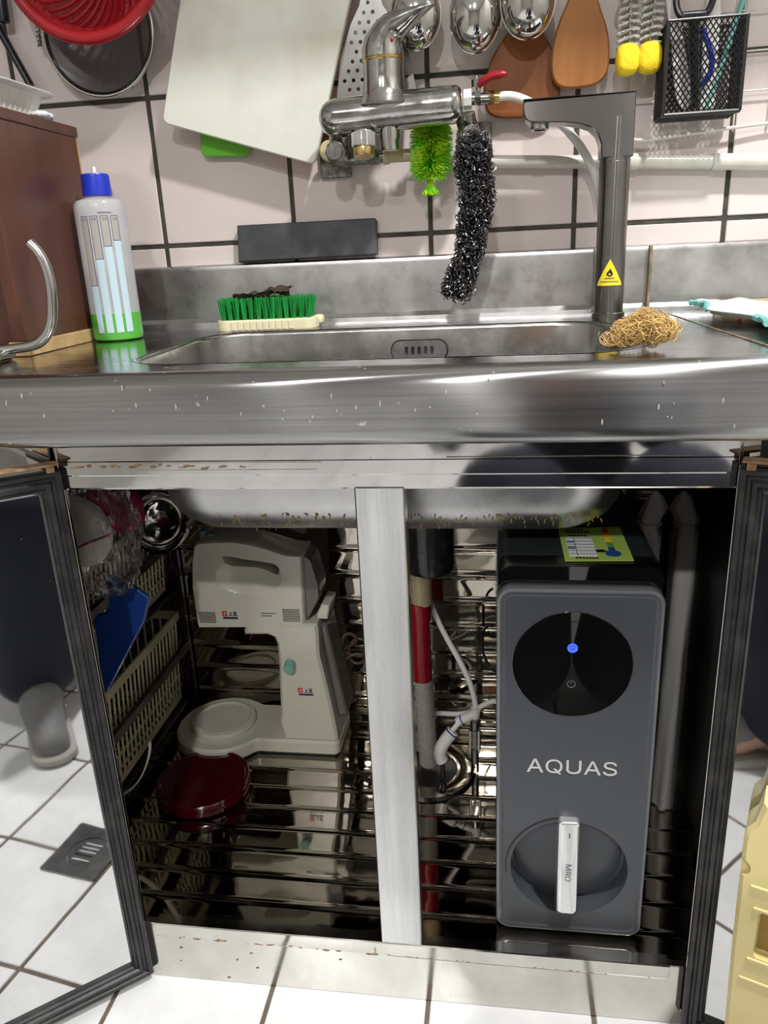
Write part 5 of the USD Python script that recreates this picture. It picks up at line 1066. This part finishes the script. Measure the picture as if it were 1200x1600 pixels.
for x in (0.0765, 0.0905): obj('rib', box((x, 0.3295, 0.158), (.003, .003, .040), .0005), 'hose_grey', cv_)
obj('core', cyl((0.0838, 0.338, 0.112), (0.0838, 0.338, 0.19), .0035, n=12), 'hose_grey', cv_)
obj('white_tube', tube(spline([(-0.112, 0.470, 0.222), (-0.100, 0.465, 0.216), (-0.080, 0.455, 0.200), (-0.055, 0.440, 0.180), (-0.030, 0.42, 0.172), (0.00, 0.395, 0.178)], 40), .0055, 10), 'hose_white', label='white water tube crossing behind the centre post near the mixer', category='tubing')
obj('black_cable', tube(spline([(0.112, 0.42, 0.32), (0.100, 0.43, 0.31), (0.0945, 0.44, 0.285), (0.097, 0.44, 0.255), (0.106, 0.44, 0.235), (0.118, 0.43, 0.228)], 40), .0022, 8), 'plastic_black', label='thin black cable looping out from behind the purifier', category='cable')
# white bag between purifier and side wall
wb = thing('white_bag', 'white folded plastic bag tied at the neck standing between purifier and mirror wall', 'bag', (0.3225, 0.29, ZS))
rings = []
for z, hw, hy in ((ZS + .0015, .015, .020), (0.16, .0155, .022), (0.30, .0155, .022), (0.46, .0160, .022), (0.529, .0165, .020), (0.539, .0140, .014), (0.548, .0125, .012), (0.556, .0160, .017), (0.568, .0165, .010), (0.584, .0090, .004), (0.592, .002, .001)):
    a = np.arange(40) * 2 * PI / 40; w_ = 1 + .16 * np.sin(a * 5 + z * 12) * (.6 if z > .535 else 1)
    rings.append(np.c_[0.3225 + (0.006 if z > .561 else 0) + hw * np.cos(a) * w_, 0.290 + hy * np.sin(a) * w_, np.full(40, z)])
obj('bag', loft(rings), 'bag_white', wb, smooth=50)
obj('tie', tube(np.c_[0.3225 + .0150 * np.cos(np.arange(24) * 2 * PI / 24), 0.290 + .0150 * np.sin(np.arange(24) * 2 * PI / 24), np.full(24, .5475)], .0016, 6, closed=True), 'plastic_white', wb)
# yellow knife rack on the right door
plr, l0 = DOORS[1]
kr = thing('knife_rack', 'pale yellow plastic knife rack fixed to the inside of the right cabinet door', 'knife rack', tuple(map(float, plr((np.array([[0.14, 0.02, 0.085]]), np.array([[0, 0, 0]])))[0][0])))
LX0, LX1, RZ0, RZ1 = 0.0420, 0.2520, 0.070, 0.394
outl = np.array([(LX0 + .0015, RZ0), (LX1, RZ0), (LX1, RZ1), (LX0 + .026, RZ1), (LX0 + .010, RZ1 - .010), (LX0 + .0055, RZ1 - .034), (LX0 - .002, RZ1 - .045), (LX0 - .0035, RZ1 - .060), (LX0 - .002, 0.20)])
rk_ = man(plate(outl, 0.004, 0.040, 'xz', .004))
rk_ = rk_ - man(rbox((LX0 + .084, 0.042, 0.224), (.130, .03, .060), .004)) - man(cyl((LX0 - .004, 0.06, 0.303), (LX0 - .004, 0.030, 0.303), .0105, n=28)) - man(rbox((LX0 + .062, 0.043, 0.3755), (.070, .024, .0055), .002))
obj('case', plr(vf(rk_)), 'rack_yellow', kr, smooth=30)
for z in (0.284, 0.162): obj('raised_line', plr(rbox((LX0 + .093, 0.0402, z), (.170, .003, .0035), .0014)), 'rack_yellow', kr)
for a in ((LX0 + .084, 0.2575, .142, .004), (LX0 + .084, 0.1905, .142, .004)): obj('window_frame', plr(rbox((a[0], 0.0405, a[1]), (a[2], .003, a[3]), .0014)), 'rack_yellow', kr)
obj('window_back', plr(bb(LX0 + .02, LX0 + .148, 0.0265, 0.0278, 0.195, 0.253, 0)), 'rack_inner', kr, label='dark amber window')

# ================================================================== WALL CUPBOARD ABOVE, OUT OF THE FRAME, AND THE PHOTOGRAPHER (seen only mirrored in the steel)
t = thing('wall_cupboard', 'white wall cupboard fixed to the tiles above the hanging utensils', 'cupboard', (-0.2, 0.33, 1.55))
obj('body', bb(-1.44, 1.1, 0.177, 0.504, 1.55, 2.20, .002), 'wall_paint', t)
for k in range(4): obj('door', bb(-1.44 + .635 * k + .002, -1.44 + .635 * (k + 1) - .002, 0.159, 0.1765, 1.552, 2.198, .002), 'plastic_white', t)

def hullchain(pts, res=.018):
    """limb: hulls of the spheres at neighbouring joints"""
    out = []
    for (p, a), (q, b) in zip(pts[:-1], pts[1:]):
        S = trimesh.creation.icosphere(2).vertices
        out.append(m3.Manifold.hull_points(np.vstack([S * a + p, S * b + q]).astype(np.float64)))
    return out
def blend(parts, res=.014, it=10):
    m = m3.Manifold.batch_boolean(parts, m3.OpType.Add).refine_to_length(res); v, f = vf(m); tm = trimesh.Trimesh(v, f, process=True)
    trimesh.smoothing.filter_taubin(tm, lamb=.5, nu=.52, iterations=it); return np.array(tm.vertices), np.array(tm.faces)
A3 = lambda *p: np.array(p, float)
hipL, hipR = A3(.21, -.905, .29), A3(.39, -.905, .29)
knL, knR = A3(.145, -.580, .480), A3(.425, -.580, .480)
anL, anR = A3(.172, -.615, .095), A3(.360, -.615, .095)
pel, wai, che, nek = A3(.30, -.925, .32), A3(.295, -.985, .46), A3(.275, -1.00, .68), A3(.255, -.985, .845)
hed = A3(.240, -.960, .975)
shL, shR = A3(.095, -.99, .780), A3(.445, -.99, .780)
elL, elR = A3(.010, -.880, .555), A3(.440, -.850, .560)
PHC = EYE - fwd * .0115 - up * .052 + rt * .016            # centre of the phone
wrL, wrR = PHC - rt * .075 - up * .075 - fwd * .055, PHC + rt * .075 - up * .075 - fwd * .055
ps = thing('person', 'crouching person in navy clothes holding up a phone, mirrored in the steel', 'person', (.25, -.95, 0))
S2 = trimesh.creation.icosphere(3).vertices
skull = [m3.Manifold.hull_points(np.vstack([S2 * [.072, .088, .092] + hed + [0, -.006, .028], S2 * [.050, .055, .045] + hed + [0, .028, -.058]]))]
skull += [m3.Manifold.hull_points(np.vstack([S2 * .008 + hed + [0, .088, .010], S2 * .012 + hed + [0, .092, -.022], S2 * .014 + hed + [0, .070, -.024]]))]   # nose
for s in (-1, 1): skull += [m3.Manifold.hull_points(S2 * [.010, .020, .030] + hed + [s * .074, -.005, 0])]                                                # ears
skull += [m3.Manifold.hull_points(S2 * [.023, .010, .005] + hed + [0, .077, -.051]), m3.Manifold.hull_points(S2 * [.020, .011, .006] + hed + [0, .075, -.060])]  # lips
body = skull + hullchain([(hed + [0, -.02, -.05], .052), (nek + [0, 0, -.02], .055)]) + hullchain([(nek + [0, 0, -.03], .06), (che, .105), (wai, .10), (pel, .11)])
def hand(wr, side):
    """palm behind the phone's edge, four fingers round its front, thumb on its back"""
    pc = PHC + side * rt * .044 - up * .040 - fwd * .031; out = hullchain([(wr, .026), (pc - up * .012, .024), (pc + up * .014, .020)])
    for k in range(4):
        b = pc + up * (.022 - .019 * k) + side * rt * .006
        L = (.90, 1.0, .95, .78)[k]
        out += hullchain([(b, .0095), (b + fwd * .030 + side * rt * .002, .0090), (b + fwd * .0440 - side * rt * .014 * L, .0082), (b + fwd * .0432 - side * rt * .032 * L, .0075)])
    out += hullchain([(pc - up * .020 - fwd * .006, .0135), (pc + up * .008 + fwd * .008 - side * rt * .014, .0105), (pc + up * .032 + fwd * .015 - side * rt * .024, .0090)])
    return out
body += hullchain([(shL, .055), (elL, .042), (wrL, .027)]) + hullchain([(shR, .055), (elR, .042), (wrR, .027)]) + hullchain([(shL, .06), (che + [0, 0, .06], .085), (shR, .06)])
body += hullchain([(hipL, .085), (knL, .058), (anL, .040)]) + hullchain([(hipR, .085), (knR, .058), (anR, .040)]) + hullchain([(pel, .1), (hipL, .09)]) + hullchain([(pel, .1), (hipR, .09)])
body += hullchain([(anL, .04), (A3(.11, -.55, .045), .032)]) + hullchain([(anR, .038), (A3(.42, -.54, .045), .032)])
body += hand(wrL, -1) + hand(wrR, 1)
v, f = blend(body, .007, 8); obj('body', (v, f), 'skin', ps, smooth=True)
shirt = hullchain([(nek + [0, 0, -.045], .072), (che, .125), (wai, .118), (pel + [0, 0, .03], .128)]) + hullchain([(shL, .068), (che + [0, 0, .055], .105), (shR, .068)]) + hullchain([(shL, .070), (elL, .058), (wrL * .86 + elL * .14, .038)]) + hullchain([(shR, .070), (elR, .058), (wrR * .86 + elR * .14, .038)])
obj('shirt', blend(shirt), 'shirt_navy', ps, smooth=True)
tr = hullchain([(pel, .128), (hipL, .105)]) + hullchain([(pel, .128), (hipR, .105)]) + hullchain([(hipL, .105), (knL, .104), (anL + [0, 0, .03], .095)]) + hullchain([(hipR, .105), (knR, .104), (anR + [0, 0, .03], .092)])
obj('trousers', blend(tr), 'denim_navy', ps, smooth=True)
for an, heel, toe in ((anL, A3(.205, -.660, .035), A3(.030, -.470, .028)), (anR, A3(.355, -.665, .035), A3(.445, -.460, .028))):
    up_ = hullchain([(heel + [0, 0, .010], .040), (an * .5 + toe * .5 + [0, -.01, .008], .042), (toe + [0, 0, .004], .034)]) + hullchain([(an + [0, 0, .01], .048), (heel * .4 + an * .6, .046)])
    vv, ff = blend(up_, .01); vv[:, 2] = np.maximum(vv[:, 2], 0.012); obj('shoe', (vv, ff), 'shoe_grey', ps, smooth=True)
    if True:
        o = np.array(sg.LineString([heel[:2], (an * .5 + toe * .5)[:2], toe[:2]]).buffer(.044, 10).exterior.coords)[:-1]
        obj('sole', plate(o, 0.0006, 0.020, 'xy', .005), 'sole_pale', ps, smooth=40)
hv, hf = ball((0, 0, 0), 1.0, 26); hv = hv * [.082, .100, .098] + hed + [0, -.016, .038]; keep = (hv[hf].mean(1)[:, 1] < hed[1] + .045 - .55 * np.maximum(0, hed[2] + .05 - hv[hf].mean(1)[:, 2])) & (hv[hf].mean(1)[:, 2] > hed[2] - .055)
hv = hv * (1 + 0) + (meshkit.fbm(hv * 90, 2, 3)[:, None] - .5) * .008; obj('hair', (hv, hf[keep]), 'hair_black', ps, smooth=True)
for s in (-1, 1): obj('eye', ball(hed + [s * .030, .070, .012], np.array([.012, .008, .007]), 10), 'label_white', ps); obj('iris', ball(hed + [s * .030, .0765, .011], np.array([.0055, .003, .0055]), 8), 'hair_black', ps)
ph = thing('phone', 'black phone held up by the crouching photographer, lens towards the sink', 'phone', tuple(map(float, PHC - up * .078)))
Rm = np.stack([rt, fwd, up], 1)
q = rrect(0, 0, .074, .156, .010, 6); cs = plate(q, -.0040, .0040, 'xz', .0015); obj('case', (vf(cs)[0] @ Rm.T + PHC, vf(cs)[1]), 'plastic_black', ph)
